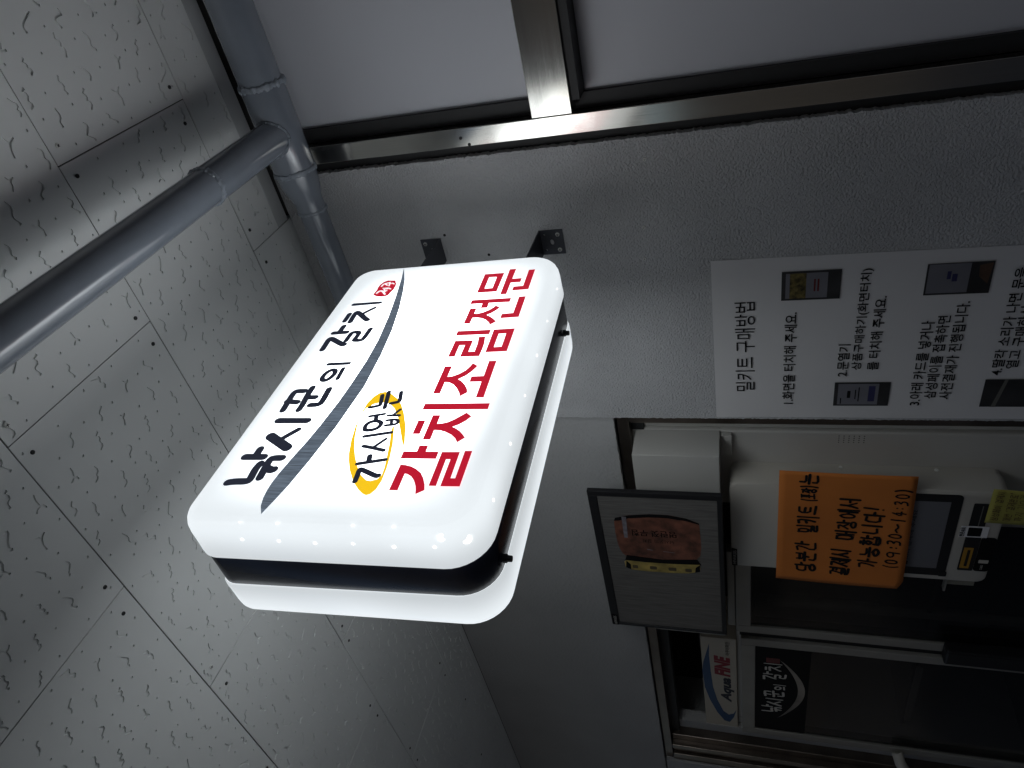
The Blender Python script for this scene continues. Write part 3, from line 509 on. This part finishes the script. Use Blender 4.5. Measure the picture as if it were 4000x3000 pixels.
# ============================================================ hanging lit sign
SY, SZ, XF, TILT = .718, H+.453, -.525, R(2.2)
sign = thing('hanging_sign', 'lit white double-sided sign with black and red lettering on wall brackets', 'sign', (-.6175, SY, SZ))
def S(a, b, e=0, x=None):      # sign plane: a along the text, b up, e towards the viewer
    c, s = math.cos(TILT), math.sin(TILT); return ((XF if x is None else x)+e, SY+a*c-b*s, SZ+a*s+b*c)
LU, LV, LZ = .2945, .1855, .004      # the casing stands a little higher than its print
def rrect(hx, hy, r, n=9):
    o = []
    rs = r if isinstance(r, (list, tuple)) else (r,)*4
    for sx, sy, a0, r in ((1,1,0,rs[0]),(-1,1,90,rs[1]),(-1,-1,180,rs[2]),(1,-1,270,rs[3])):
        cx, cy = sx*(hx-r), sy*(hy-r)
        for k in range(n+1): t = R(a0+90*k/n); o.append((cx+r*math.cos(t), cy+r*math.sin(t)))
    return o
prof = [(0,.030),(0,.022),(.0008,.0165),(.0028,.0115),(.0065,.0068),(.0115,.0034),(.018,.0012),(.028,.0002),(.046,0),(.057,-.0004),(.063,-.0002),(.0660,.0012),(.0672,.0030),(.0676,.0060)]
def shell(name, sgn, x0, mat_, seed):
    rr = random.Random(seed); mb = MB(); rings = []; ph = [rr.uniform(0, 6) for _ in range(4)]
    for i, (d, ins) in enumerate(prof):
        ring_ = []
        for j, (a, b) in enumerate(rrect(LU-ins, LV-ins, [max(.010, q-ins*.6) for q in (.036,.028,.050,.046)])):
            wob = (.0016*math.sin(a*19+ph[0])+.0011*math.sin(b*31+ph[1])) if d > .06 else 0
            p = S(a, b+LZ); ring_.append((x0+sgn*(-(d+wob)), p[1], p[2]))
        rings.append(ring_)
    mb.loft(rings, True, False); return mb.build(name, mat_, sign, smooth=True)
shell('front_face', 1, XF, M_lit, 1)
shell('back_face', -1, -.710, M_lit, 2)
mb = MB(); rings = []
for x, ins in ((-.580,.0075),(-.592,.0022),(-.643,.0022),(-.655,.0075)):
    rings.append([(x, *S(a, b+LZ)[1:]) for a, b in rrect(LU-ins, LV-ins, (.034,.026,.047,.043))])
mb.loft(rings); mb.build('side_band', M_navy, sign, smooth=True)
for a in (-.245, .212):
    p = S(a, -LV+LZ+.002); mb = MB(); mb.loft([cyl_pts(Vector((-.633, p[1], p[2]-d)), ax, ay_, q, 10) for d, q in ((0,.0055),(.004,.0055),(.0045,.0042),(.010,.0038))]); mb.build('bolt', M_blackp, sign, smooth=True)
# wall brackets
def bracket(z0, z1, arm_z):
    cu = bpy.data.curves.new('tmp', 'CURVE'); cu.dimensions = '2D'; cu.fill_mode = 'BOTH'; cu.extrude = .0011
    def sp(pts):
        s = cu.splines.new('POLY'); s.points.add(len(pts)-1); s.use_cyclic_u = True
        for p, q in zip(s.points, pts): p.co = (q[0], q[1], 0, 1)
    w, h = .0525, z1-z0
    sp([(0,0),(w,0),(w,h),(0,h)]); cx, cy = w/2, h/2
    sp([(cx+.0062*math.cos(t)+(0), cy+.0042*math.sin(t)) for t in [k*math.pi/8 for k in range(16)]])
    for sx in (-1, 1):
        for sy in (-1, 1): sp([(cx+sx*.0165+.0022*math.cos(k*math.pi/4), cy+sy*.0135+.0022*math.sin(k*math.pi/4)) for k in range(8)])
    o = bpy.data.objects.new('tmp', cu); COL.objects.link(o); dg = bpy.context.evaluated_depsgraph_get(); dg.update()
    m = bpy.data.meshes.new_from_object(o.evaluated_get(dg)); bpy.data.objects.remove(o); bpy.data.curves.remove(cu)
    V = [(-.6455+v.co.x, WY-.0014+v.co.z, z0+v.co.y) for v in m.vertices]; F = [tuple(p.vertices) for p in m.polygons]; bpy.data.meshes.remove(m)
    mb = MB().add(V, F); t = .0022; a0 = arm_z-t if arm_z > (z0+z1)/2 else arm_z
    mb.box(-.6455, -.593, .995, WY-.0026, a0, a0+t)
    b = mb.build('bracket', M_brk, sign)
    for sx, sy in ((1, 1), (-1, 1)) if arm_z < (z0+z1)/2 else ((1, -1), (-1, -1)):
        c = Vector((-.6455+cx+sx*.0165, WY-.0024, z0+cy+sy*.0135))
        q = MB(); q.loft([cyl_pts(c+Vector((0,-d,0)), ax, az, rad, 12) for d, rad in ((0,.0043),(.0012,.0043),(.0026,.0028))])
        q.box(c.x-.0026, c.x+.0026, c.y-.0030, c.y-.0020, c.z-.0005, c.z+.0005)
        s_ = q.build('screw', M_screw, b)
        MB().box(c.x-.0027, c.x+.0027, c.y-.0034, c.y-.0022, c.z-.00055, c.z+.00055).box(c.x-.00055, c.x+.00055, c.y-.00342, c.y-.0022, c.z-.0027, c.z+.0027).build('cross_recess', M_slot, b)
bracket(H+.594, H+.639, H+.594)
bracket(H+.336, H+.384, H+.384)
# lettering and artwork on the lit face
def s3(e0): return lambda a, b, e: S(a*.001, b*.001, e0+e)
link('grey_swoosh', flat_mesh('grey_swoosh', [poly(SWOOSH)], s3(.0005)), M_vgrey, sign)
link('yellow_oval', flat_mesh('yellow_oval', [poly(OVAL)], s3(.0006)), M_vyel, sign)
link('red_stamp', flat_mesh('red_stamp', [poly(STAMP)], s3(.0006)), M_vred, sign)
BW = 10.6
def letters(name, data, groups, w, m, e0):
    i = 0
    for n in groups:
        its = [ribbon(p, w*k, closed=(p[0] == p[-1]), it=2) for p, k in data[i:i+n]]; i += n
        link(name, flat_mesh(name, its, s3(e0)), m, sign)
letters('black_letter', BLACK, (5, 3, 5, 3, 4, 4), BW*1.06, M_vblack, .0010)
letters('small_black_letter', SMALL, (3, 3, 7, 3), BW*1.1, M_vblack, .0012)
letters('stamp_letter', STAMPW, (4, 4), BW, M_vwhite, .0012)
i = 0
for n in (3, 3, 2, 3, 3, 3):
    its = []
    for o_, in_ in RED[i:i+n]: its.append(frame_poly(o_, in_) if in_ else poly(o_))
    i += n; link('red_letter', flat_mesh('red_letter', its, s3(.0010)), M_vred, sign)
rr = random.Random(6)
def spot(a, b, x, rad, n):      # glowing discs: LEDs behind the acrylic, and corner glare; n: outward direction
    p = S(a, b); c = Vector((x, p[1], p[2])); n = Vector(n).normalized(); e1 = n.cross(Vector((0,.3,1))).normalized(); e2 = n.cross(e1)
    q = [tuple(c+n*.0006+e1*rad*math.cos(t*math.pi/5)+e2*rad*math.sin(t*math.pi/5)) for t in range(10)]
    MB().add(q, [tuple(range(10))]).build('led_glare_spot', M_ledglare, sign)
for k in range(6):
    b = .105-.047*k+rr.uniform(-.002,.002)
    spot(-.2946, b, -.556+rr.uniform(-.002,.002), rr.uniform(.0014,.0021), (0,-1,0))
    if k in (0,1,3,4): spot(-.2895, b-.006, -.5306, rr.uniform(.0008,.0013), (.66,-.75,0))
    spot(-.225+.088*k+rr.uniform(-.004,.004), -.1816, -.553, rr.uniform(.0013,.0019), (0,0,-1))
for a, b, x, rad in ((-.2915,-.1420,-.543,.0042), (-.2820,-.1640,-.556,.0052)): spot(a, b, x, rad, (.25,-.8,-.5))  # corner glare drawn as two larger glowing discs
# ============================================================ instruction poster on the pillar
pos = thing('instruction_poster', 'white instruction poster with black numbered steps on grey stucco pillar', 'poster', (-.88, WY, H-.6))
mb = MB(); nx, nz = 10, 16; V = []; F = []
rr = random.Random(3)
for i in range(nx+1):
    for j in range(nz+1):
        V.append((-1.072+.384*i/nx+.0004*j*(i == nx), 1.2384-(.0010 if (i in (0, nx) and j > nz-2) else 0), H-.62+.680*j/nz))
for i in range(nx):
    for j in range(nz): F.append((i*(nz+1)+j, (i+1)*(nz+1)+j, (i+1)*(nz+1)+j+1, i*(nz+1)+j+1))
mb.add(V, F); po = mb.build('sheet', M_paper, pos)
md = po.modifiers.new('t', 'SOLIDIFY'); md.thickness = .0006; md.offset = 1
for i, (t, x0, x1, zc, h) in enumerate(POSTER_TEXT):
    w3 = wall3d(1.2364)
    if i == 0: its = [text_items(t, x0, x1, zc, h*.9, .0)]
    else: its = [text_items(t, x0, x1, zc, h, .014)]
    link('print_line', flat_mesh('print_line', its, w3), M_ink, pos)
M_ph = mat('photo_dark', (.03,.03,.032), .4, vary=.4, vscale=20); M_phs = mat('photo_screen', (.20,.20,.23), .4, vary=.08, vscale=20); M_food = mat('photo_food', (.13,.10,.03), .4, vary=.9, vscale=120)
M_btn = mat('photo_button', (.035,.035,.11), .4); M_skin = mat('photo_hand', (.10,.055,.035), .5, vary=.3, vscale=40)
for i, q in enumerate(PHOTOS):
    x0, x1 = min(p[0] for p in q), max(p[0] for p in q); z0, z1 = min(p[1] for p in q), max(p[1] for p in q); w, h = x1-x0, z1-z0
    def rc(a, b, c, d): return poly([(x0+a*w, z0+b*h), (x0+c*w, z0+b*h), (x0+c*w, z0+d*h), (x0+a*w, z0+d*h)])
    ph = link('step_photo', flat_mesh('step_photo', [rc(0,0,1,1)], wall3d(1.2366)), M_ph, pos)
    if i == 0:
        link('photo_screen', flat_mesh('photo_screen', [rc(.07,.22,.93,.93)], wall3d(1.2362)), M_phs, ph); link('photo_food', flat_mesh('photo_food', [rc(.07,.58,.93,.86)], wall3d(1.2359)), M_food, ph)
        link('photo_caption', flat_mesh('photo_caption', [rc(.3,.36,.72,.39), rc(.3,.42,.72,.45)], wall3d(1.2359)), M_dred, ph)
    elif i == 1:
        link('photo_screen', flat_mesh('photo_screen', [rc(.06,.2,.94,.93)], wall3d(1.2362)), M_phs, ph)
        link('photo_button', flat_mesh('photo_button', [rc(.2,.26,.85,.38)], wall3d(1.2359)), M_btn, ph)
        link('photo_caption', flat_mesh('photo_caption', [rc(.3,.6,.7,.62), rc(.2,.54,.8,.56), rc(.35,.7,.65,.76), rc(.1,.86,.35,.88)], wall3d(1.2359)), M_ink, ph)
    elif i == 2:
        link('photo_screen', flat_mesh('photo_screen', [rc(0.06,.34,.98,.97)], wall3d(1.2362)), M_phs, ph); link('photo_hand', flat_mesh('photo_hand', [poly([(x0+.3*w,z0+.05*h),(x0+.95*w,z0+.02*h),(x0+.9*w,z0+.22*h),(x0+.55*w,z0+.2*h)])], wall3d(1.2361)), M_skin, ph)
        link('photo_icon', flat_mesh('photo_icon', [rc(.42,.52,.66,.6), rc(.5,.62,.75,.68)], wall3d(1.2359)), M_btn, ph)
    else:
        link('photo_streak', flat_mesh('photo_streak', [poly([(x0,z0+.72*h),(x0+w,z0+.60*h),(x0+w,z0+.66*h),(x0,z0+.8*h)])], wall3d(1.2361)), M_shelf, ph)
# ============================================================ smart fridge with two glass doors
FY = 1.30
fr = thing('display_fridge', 'dark glass-door vending fridge with grey frames inside the opening', 'fridge', (-1.9, 1.6, 0))
FT = H+.030
box('cabinet_back', M_white, fr, -2.60, -1.15, 1.90, 1.95, .08, FT, .003)
box('cabinet_side', M_white, fr, -2.60, -2.56, 1.335, 1.899, .08, FT, .003)
box('cabinet_top', M_white, fr, -2.559, -1.30, 1.335, 1.899, FT-.05, FT, .003)
box('cabinet_base', M_blackp, fr, -2.559, -1.30, 1.335, 1.899, .08, .2, .003)
cp = MB(); cp.box(-1.42, -1.169, FY, 1.60, .05, H+.268); cp.build('control_column', M_white, fr, bevel=.006, seg=3)
box('column_edge', M_white, fr, -1.1685, -1.146, FY+.012, 1.60, .05, H+.268, .003)
hl = [(-1180.+(-6.4)*j, -202.-10.4*i) for i in range(6) for j in range(4)]
link('speaker_hole', flat_mesh('speaker_hole', [poly([(x+1.5*math.cos(k*math.pi/4), z+1.5*math.sin(k*math.pi/4)) for k in range(8)]) for x, z in hl], wall3d(FY-.0006), 0), M_slot, fr)
for x, z in ((-1.181, .035), (-1.205, .038)):
    q = MB(); q.loft([cyl_pts(Vector((x, FY-d, H+z)), ax, az, rad, 12) for d, rad in ((0,.004),(.0012,.004),(.0022,.0022))]); q.build('screw', M_screw, fr)
M_glass = mat('dark_glass', (.012,.012,.013), .08, spec=.55)
gp = M_glass.node_tree.nodes['Principled BSDF']; gp.inputs['Transmission Weight'].default_value = 0.0; gp.inputs['Alpha'].default_value = .55
def door(x0, x1, zt, zb, handle):
    d = MB(); st = .034; tr = .042; y0, y1 = FY, FY+.034
    frm = MB().box(x0, x0+st, y0, y1, zb, zt).box(x1-st, x1, y0, y1, zb, zt).box(x0+st+.0005, x1-st-.0005, y0, y1, zt-tr, zt).box(x0+st+.0005, x1-st-.0005, y0, y1, zb, zb+tr)
    dr = frm.build('door', M_alu, fr, bevel=.002)
    box('gasket', M_blackp, dr, x0+st-.002, x1-st+.002, y0+.010, y0+.016, zb+tr-.002, zt-tr+.002)
    box('glass', M_glass, dr, x0+st-.001, x1-st+.001, y0+.007, y0+.0095, zb+tr-.001, zt-tr+.001)
    return dr
d1 = door(-1.986, -1.425, H+.029, .22, None)
d2 = door(-2.596, -2.020, H+.016, .22, None)
d1['label'] = 'fridge door partly covered by the payment kiosk'; d2['label'] = 'fridge door with black sticker'
# gaskets would block the view in: keep them as slim strips only
for dr, x0, x1, zt in ((d1, -1.986, -1.425, H+.029), (d2, -2.596, -2.020, H+.016)):
    for c in list(dr.children):
        if c.name.startswith('gasket'): bpy.data.objects.remove(c)
    MB().box(x0+.034, x0+.044, FY+.012, FY+.03, .27, zt-.043).box(x1-.044, x1-.034, FY+.012, FY+.03, .27, zt-.043).box(x0+.0445, x1-.0445, FY+.012, FY+.03, zt-.054, zt-.043).build('gasket', M_blackp, dr)
box('pillar_strip', M_blackp, fr, -2.019, -1.987, FY+.012, FY+.035, .22, H+.02)
# handles
hb = MB(); hb.box(-1.990, -1.93, 1.262, 1.2985, .6, H-.515); hb.build('handle', M_blackp, d1, bevel=.006)
hb = MB(); pts = [(0,0),(-.012,-.01),(-.035,-.02),(-.05,-.06),(-.052,-.4)]
path = [Vector((-2.582, FY-.004, H-.47)), Vector((-2.60, FY-.030, H-.478)), Vector((-2.625, FY-.046, H-.498)), Vector((-2.632, FY-.05, H-.53)), Vector((-2.632, FY-.05, .75))]
rings = []
for i, c in enumerate(path):
    d_ = (path[min(i+1, len(path)-1)]-path[max(i-1, 0)]).normalized(); e1 = d_.cross(Vector((0,1,0)) if abs(d_.y) < .9 else Vector((1,0,0))).normalized(); e2 = d_.cross(e1)
    rings.append(cyl_pts(c, e1, e2, .017, 14))
hb.loft(rings); hb.build('handle', M_cream, d2, smooth=True)
for k, z in enumerate((H-.50, H-.85, H-1.2)):
    box('shelf', M_shelf, fr, -2.55, -1.45, 1.38, 1.86, z, z+.012, .002)
box('price_rail', M_cream, fr, -2.475, -2.16, 1.352, 1.358, H-.505, H-.486, .001)
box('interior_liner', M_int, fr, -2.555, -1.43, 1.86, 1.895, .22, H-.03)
box('glass_streak', M_cream, fr, -1.952, -1.925, 1.375, 1.395, .3, H-.06, .006)  # unlit pale strip stands in for a reflection streak on the glass
# gold-lit hinge plate over the right door
box('hinge_cover', M_alu, fr, -1.965, -1.62, 1.306, 1.335, H+.0305, H+.052, .002)
# ============================================================ black sticker on the left fridge door
st = thing('door_sticker', 'black shop sticker with white lettering and silver arc on fridge door glass', 'sticker', (-2.3, FY+.006, H-.18))
box('film', M_sticker, st, -2.5595, -2.056, FY+.0052, FY+.0062, H-.186, H-.0265)
sx0, sx1, szt, szb = -2.440, -2.150, H-.0495, H-.1175
bb = [p for b, _ in BLACK for p in b]; ax0, ax1 = min(p[0] for p in bb), max(p[0] for p in bb); az0, az1 = min(p[1] for p in bb), max(p[1] for p in bb)
def stk(a, b, e): return (sx0+(a-ax0)/(ax1-ax0)*(sx1-sx0), FY+.0048-e, szb+(b-az0)/(az1-az0)*(szt-szb))
i = 0
for n in (5, 3, 5, 3, 4, 4):
    its = [ribbon(p, 8.2*k, closed=(p[0] == p[-1]), it=1, ncap=4) for p, k in BLACK[i:i+n]]; i += n
    link('sticker_letter', flat_mesh('sticker_letter', its, stk), M_stw, st)
arc = []
for k in range(25):
    t = k/24; arc.append((-2.475+.35*t, H-.098-.058*math.sin(math.pi*t)**.9-.0))
lo = [(x, z-.021*math.sin(math.pi*min(1,max(0,(x+2.475)/.35)))**.8) for x, z in arc]
link('silver_arc', flat_mesh('silver_arc', [(arc+lo, [(k, k+1, 26+k, 25+k) for k in range(24)])], lambda a, b, e: (a, FY+.0048, b)), M_silver, st)
link('red_mark', flat_mesh('red_mark', [poly([(-2.145,H-.058),(-2.118,H-.058),(-2.118,H-.098),(-2.145,H-.098)])], lambda a, b, e: (a, FY+.0048, b)), M_dred, st)
# ============================================================ carton on the fridge
cb = thing('water_filter_carton', 'cream carton with blue swoosh, navy and red lettering on the fridge', 'box', (-2.34, 1.40, FT))
mb = MB().box(-2.628, -2.062, 1.3195, 1.48, H+.0305, H+.140); mb.build('carton', M_carton, cb, bevel=.002)
w3 = lambda a, b, e: (a*.001, 1.3189-e, H+b*.001)
def smooth_poly(p): return poly(smooth_pl(p, True, 1))
link('blue_swoosh', flat_mesh('blue_swoosh', [poly(AQUA)], w3), M_blue, cb)
link('navy_word', flat_mesh('navy_word', [text_items('Aqua', -2440, -2286, 62, 44, .05, .3)], lambda a, b, e: (a*.001, 1.3185-e, H+b*.001)), M_navyink, cb)
link('red_word', flat_mesh('red_word', [text_items('FINE', -2280, -2158, 76, 50, .06, .25)], lambda a, b, e: (a*.001, 1.3185-e, H+b*.001)), M_red2, cb)
link('small_word', flat_mesh('small_word', [text_items('아쿠아파인', -2152, -2078, 58, 14, .01)], lambda a, b, e: (a*.001, 1.3185-e, H+b*.001)), M_ink, cb)
box('loose_flap', M_blackp, cb, -2.25, -2.07, 1.40, 1.405, H+.1405, H+.152)
# ============================================================ advertising display over the fridge
dp = thing('advertising_display', 'black-framed screen showing a brown jar, on a white box over the fridge', 'screen', (-1.5, 1.2, H+.05))
box('white_housing', M_white, dp, -1.872, -1.167, 1.208, 1.299, H+.0565, H+.2545, .0015)
box('housing_foot', M_white, dp, -1.235, -1.172, 1.285, 1.2995, H+.030, H+.056, .0015)
DX0, DX1, DZ0, DZ1, DY = -1.779, -1.2345, H+.0505, H+.3625, 1.150
mb = MB(); fr_ = .016
mb.box(DX0, DX0+.010, DY, DY+.012, DZ0, DZ1).box(DX1-fr_, DX1, DY, DY+.012, DZ0, DZ1).box(DX0+.0105, DX1-fr_-.0005, DY, DY+.012, DZ1-.022, DZ1).box(DX0+.0105, DX1-fr_-.0005, DY, DY+.012, DZ0, DZ0+.012)
mb.build('bezel', M_blackp, dp, bevel=.0012); box('back_cover', M_blackp, dp, DX0+.06, DX1-.08, DY+.0125, DY+.0575, DZ0+.03, DZ1-.12, .002)
def rpoly_(x0, x1, z0, z1, r): return poly([((x0+x1)/2+a, (z0+z1)/2+b) for a, b in rrect((x1-x0)/2, (z1-z0)/2, r, 4)])
scr = box('picture', M_wood, dp, DX0+.009, DX1-fr_+.001, DY+.003, DY+.0115, DZ0+.011, DZ1-.021)
dw = lambda e0: (lambda a, b, e: (a*.001, DY+.0026-e0-e, H+b*.001))
link('jar_body', flat_mesh('jar_body', [poly(JAR)], dw(0)), M_jar, scr); link('jar_base', flat_mesh('jar_base', [poly(JARRIM)], dw(.0003)), M_sticker, scr)
link('jar_neck', flat_mesh('jar_neck', [poly([(-1468,290),(-1489,296),(-1494,200),(-1489,105),(-1468,115),(-1477,200)])], dw(.0003)), M_sticker, scr)
link('jar_lid', flat_mesh('jar_lid', [poly(LID)], dw(.0005)), M_gold, scr)
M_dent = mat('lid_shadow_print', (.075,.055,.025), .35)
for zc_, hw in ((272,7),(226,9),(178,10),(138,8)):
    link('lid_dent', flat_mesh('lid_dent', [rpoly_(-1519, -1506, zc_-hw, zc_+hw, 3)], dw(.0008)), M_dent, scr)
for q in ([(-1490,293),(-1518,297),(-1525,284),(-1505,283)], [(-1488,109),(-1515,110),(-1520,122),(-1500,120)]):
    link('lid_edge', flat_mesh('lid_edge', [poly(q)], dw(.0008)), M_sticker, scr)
link('jar_word', flat_mesh('jar_word', [text_items('명란젓 무침', 160, 268, -1379, 24, .02, 0, 1)], lambda a, b, e: (a*.001, DY+.0018-e, H+b*.001)), M_ink, scr)
link('jar_word', flat_mesh('jar_word', [text_items('낚시꾼의 갈치', 168, 243, -1407, 13, .0, 0, 1)], lambda a, b, e: (a*.001, DY+.0018-e, H+b*.001)), M_ink, scr)
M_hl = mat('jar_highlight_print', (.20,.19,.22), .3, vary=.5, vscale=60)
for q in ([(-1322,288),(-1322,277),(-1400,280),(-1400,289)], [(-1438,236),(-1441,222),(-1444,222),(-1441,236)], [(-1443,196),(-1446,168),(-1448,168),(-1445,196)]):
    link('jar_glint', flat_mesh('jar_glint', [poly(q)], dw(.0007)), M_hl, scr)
link('maker_tag', flat_mesh('maker_tag', [poly([(-1779,360),(-1728,360),(-1732,343),(-1779,343)])], lambda a, b, e: (a*.001, DY-.0006, H+b*.001)), M_sticker, dp)
link('maker_word', flat_mesh('maker_word', [text_items('HIWASIS', -1774, -1737, 351, 8)], lambda a, b, e: (a*.001, DY-.0012-e, H+b*.001)), M_stw, dp)
# ============================================================ payment kiosk
ki = thing('payment_kiosk', 'white payment terminal with black touch screen and card slots beside fridge', 'kiosk', (-1.42, 1.25, H-.53))
KX0, KX1, KY, KZ1, KZ0 = -1.574, -1.2665, 1.225, H+.036, H-.535
o_ = rrect((KX1-KX0)/2, (KZ1-KZ0)/2, .020, 6); cx, cz = (KX0+KX1)/2, (KZ0+KZ1)/2; mb = MB()
mb.loft([[(cx+a*(1-i/.154), y, cz+b*(1-i/.286)) for a, b in o_] for y, i in ((KY,.004),(KY+.0012,.0015),(KY+.004,0),(KY+.055,0),(KY+.056,.002),(FY-.0008,.002))]); mb.build('body', M_cream, ki, smooth=True)
for z in (-.21, -.405):
    q = MB(); q.loft([cyl_pts(Vector((KX1+d-.0005, KY+.062, H+z)), ay_, az, rad, 12) for d, rad in ((0,.0045),(.001,.0045),(.002,.0022))]); q.build('screw', M_screw, ki)
kw = lambda e0: (lambda a, b, e: (a*.001, KY-e0-e, H+b*.001))
def rpoly(x0, x1, z0, z1, r): return poly([((x0+x1)/2+a, (z0+z1)/2+b) for a, b in rrect((x1-x0)/2, (z1-z0)/2, r, 4)])
sb = MB(); rp = rpoly(-1556, -1279, -449, -120, 10)[0]
sb.loft([[(a*.001, y, H+b*.001) for a, b in rp] for y in (KY+.002, KY-.0012)]); tb = sb.build('touch_screen', M_blackp, ki)
link('lcd', flat_mesh('lcd', [poly([(-1529,-428),(-1301,-427),(-1301,-140),(-1529,-140)])], kw(.0016)), M_lcd, tb)
link('screen_text', flat_mesh('screen_text', [text_items('미리 결제해 주세요', -1500, -1330, -362, 9), poly([(-1520,-358),(-1508,-358),(-1508,-366),(-1520,-366)])], kw(.0019)), M_ink, tb)
link('access_hatch', flat_mesh('access_hatch', [ribbon([(-1459,-95),(-1459,-49),(-1541,-49),(-1541,-95)], 1.6, it=1)], kw(.0004)), M_white, ki)
link('maker_tag', flat_mesh('maker_tag', [poly([(-1572,34),(-1502,35),(-1506,21),(-1572,21)])], kw(.0005)), M_sticker, ki)
link('maker_word', flat_mesh('maker_word', [text_items('HIWASIS', -1566, -1512, 27.5, 8)], kw(.0009)), M_stw, ki)
def panel(name, x0, x1, z0, z1, r, m, e0, par=ki, th=.0012):
    q = MB(); rp = rpoly(x0, x1, z0, z1, r)[0]; q.loft([[(a*.001, y, H+b*.001) for a, b in rp] for y in (KY-e0+th, KY-e0)]); return q.build(name, m, par)
cr = panel('card_reader', -1530, -1303, -502, -471, 3, M_blackp, .0015)
cr2 = panel('card_reader', -1530, -1412, -533, -503, 7, M_sticker, .0015)
M_gslot = mat('gold_slot', (.42,.22,.02), .4)
link('card_slot', flat_mesh('card_slot', [frame_poly([(-1521,-474),(-1448,-474),(-1448,-493),(-1521,-493)], [(-1514,-482),(-1456,-482),(-1456,-488),(-1514,-488)])], kw(.002)), M_gslot, cr)
link('swipe_line', flat_mesh('swipe_line', [poly([(-1375,-488),(-1309,-488),(-1309,-490),(-1375,-490)])], kw(.002)), M_shelf, cr)
link('card_icon', flat_mesh('card_icon', [rpoly(-1500, -1488, -529, -509, 2)], kw(.002)), M_cream, cr2)
link('card_word', flat_mesh('card_word', [text_items('CARD', -1523, -1507, -518, 5)], kw(.002)), M_stw, cr2)
pt = panel('paper_label', -1412, -1375, -512, -457, 1, M_paper, .0018, th=.0003)
link('label_word', flat_mesh('label_word', hand_items('핸폰위치', -1409, -1378, -462, 8, 1.3, random.Random(3)), kw(.0024)), M_ink, pt)
link('label_window', flat_mesh('label_window', [rpoly(-1408, -1379, -499, -472, 2)], kw(.0022)), M_sticker, pt)
q = panel('corner_pad', -1557, -1540, -452, -435, 3, M_blackp, .0022)
box('receipt_tray', M_tan, ki, -1.635, -1.576, 1.262, 1.264, H-.530, H-.472)
box('receipt_tray', M_alu, ki, -1.655, -1.576, 1.255, 1.27, H-.470, H-.4655)
# ============================================================ orange notice taped to the kiosk
on = thing('orange_notice', 'orange paper notice with black handwriting taped to the kiosk', 'notice', (-1.4, 1.215, H-.36))
nx, nz = 26, 18; V = []; F = []
for i in range(nx+1):
    for j in range(nz+1):
        u, v = i/nx, j/nz
        x = -1.600+.388*u - .004*(1-v)*u; z = H-.352+.279*v-.010*(1-u)*(1-v)
        if u < .06 and v < .10: z += .012*(1-u/.06)*(1-v/.1)
        y = 1.2155-.0022*math.sin(u*7+v*3)-.0030*(1-v)**3*math.sin(u*3.1)-.006*max(0, .12-u)/.12*(1-v)
        V.append((x, y, z))
for i in range(nx):
    for j in range(nz): F.append((i*(nz+1)+j, (i+1)*(nz+1)+j, (i+1)*(nz+1)+j+1, i*(nz+1)+j+1))
sh = MB().add(V, F).build('sheet', M_orange, on, smooth=True); md = sh.modifiers.new('t', 'SOLIDIFY'); md.thickness = .0003; md.offset = 1
def note_y(x, z):
    u = (x+1.6)/.388; v = (z-H+.352)/.279
    return 1.2155-.0022*math.sin(u*7+v*3)-.0030*(1-v)**3*math.sin(u*3.1)-.006*max(0, .12-u)/.12*(1-v)
rr = random.Random(21)
for t, x0, x1, zc, h in NOTE_TEXT:
    its = hand_items(t, x0, x1, zc, h*.92, 4.4 if h < 35 or '(' in t else 6.2, rr, .03, .05)
    link('handwriting', flat_mesh('handwriting', its, lambda a, b, e: (a*.001, note_y(a*.001, H+b*.001)-.0010-e, H+b*.001), .00003), M_ink, on)
# yellow sticky note
yn = thing('sticky_note', 'yellow sticky note with brown handwriting under the card reader', 'note', (-1.3, 1.215, H-.6))
V = []; F = []; n = 8
for i in range(n+1):
    for j in range(n+1):
        u, v = i/n, j/n; V.append((-1.359+.105*u, 1.2215-.006*(1-v)**2*u-.004*(1-v), H-.602+.104*v))
for i in range(n):
    for j in range(n): F.append((i*(n+1)+j, (i+1)*(n+1)+j, (i+1)*(n+1)+j+1, i*(n+1)+j+1))
sh = MB().add(V, F).build('sheet', M_yellow, yn, smooth=True); md = sh.modifiers.new('t', 'SOLIDIFY'); md.thickness = .0003; md.offset = 1
M_brown = mat('brown_pen', (.10,.06,.02), .7)
for t, x0, x1, zc, h in YELLOW_TEXT:
    link('handwriting', flat_mesh('handwriting', hand_items(t, x0, x1, zc, h, 1.4, rr, .04, .0), lambda a, b, e: (a*.001, 1.2200-.010*max(0, 1-((H+b*.001)-(H-.602))/.104)-e, H+b*.001), .00003), M_brown, yn)
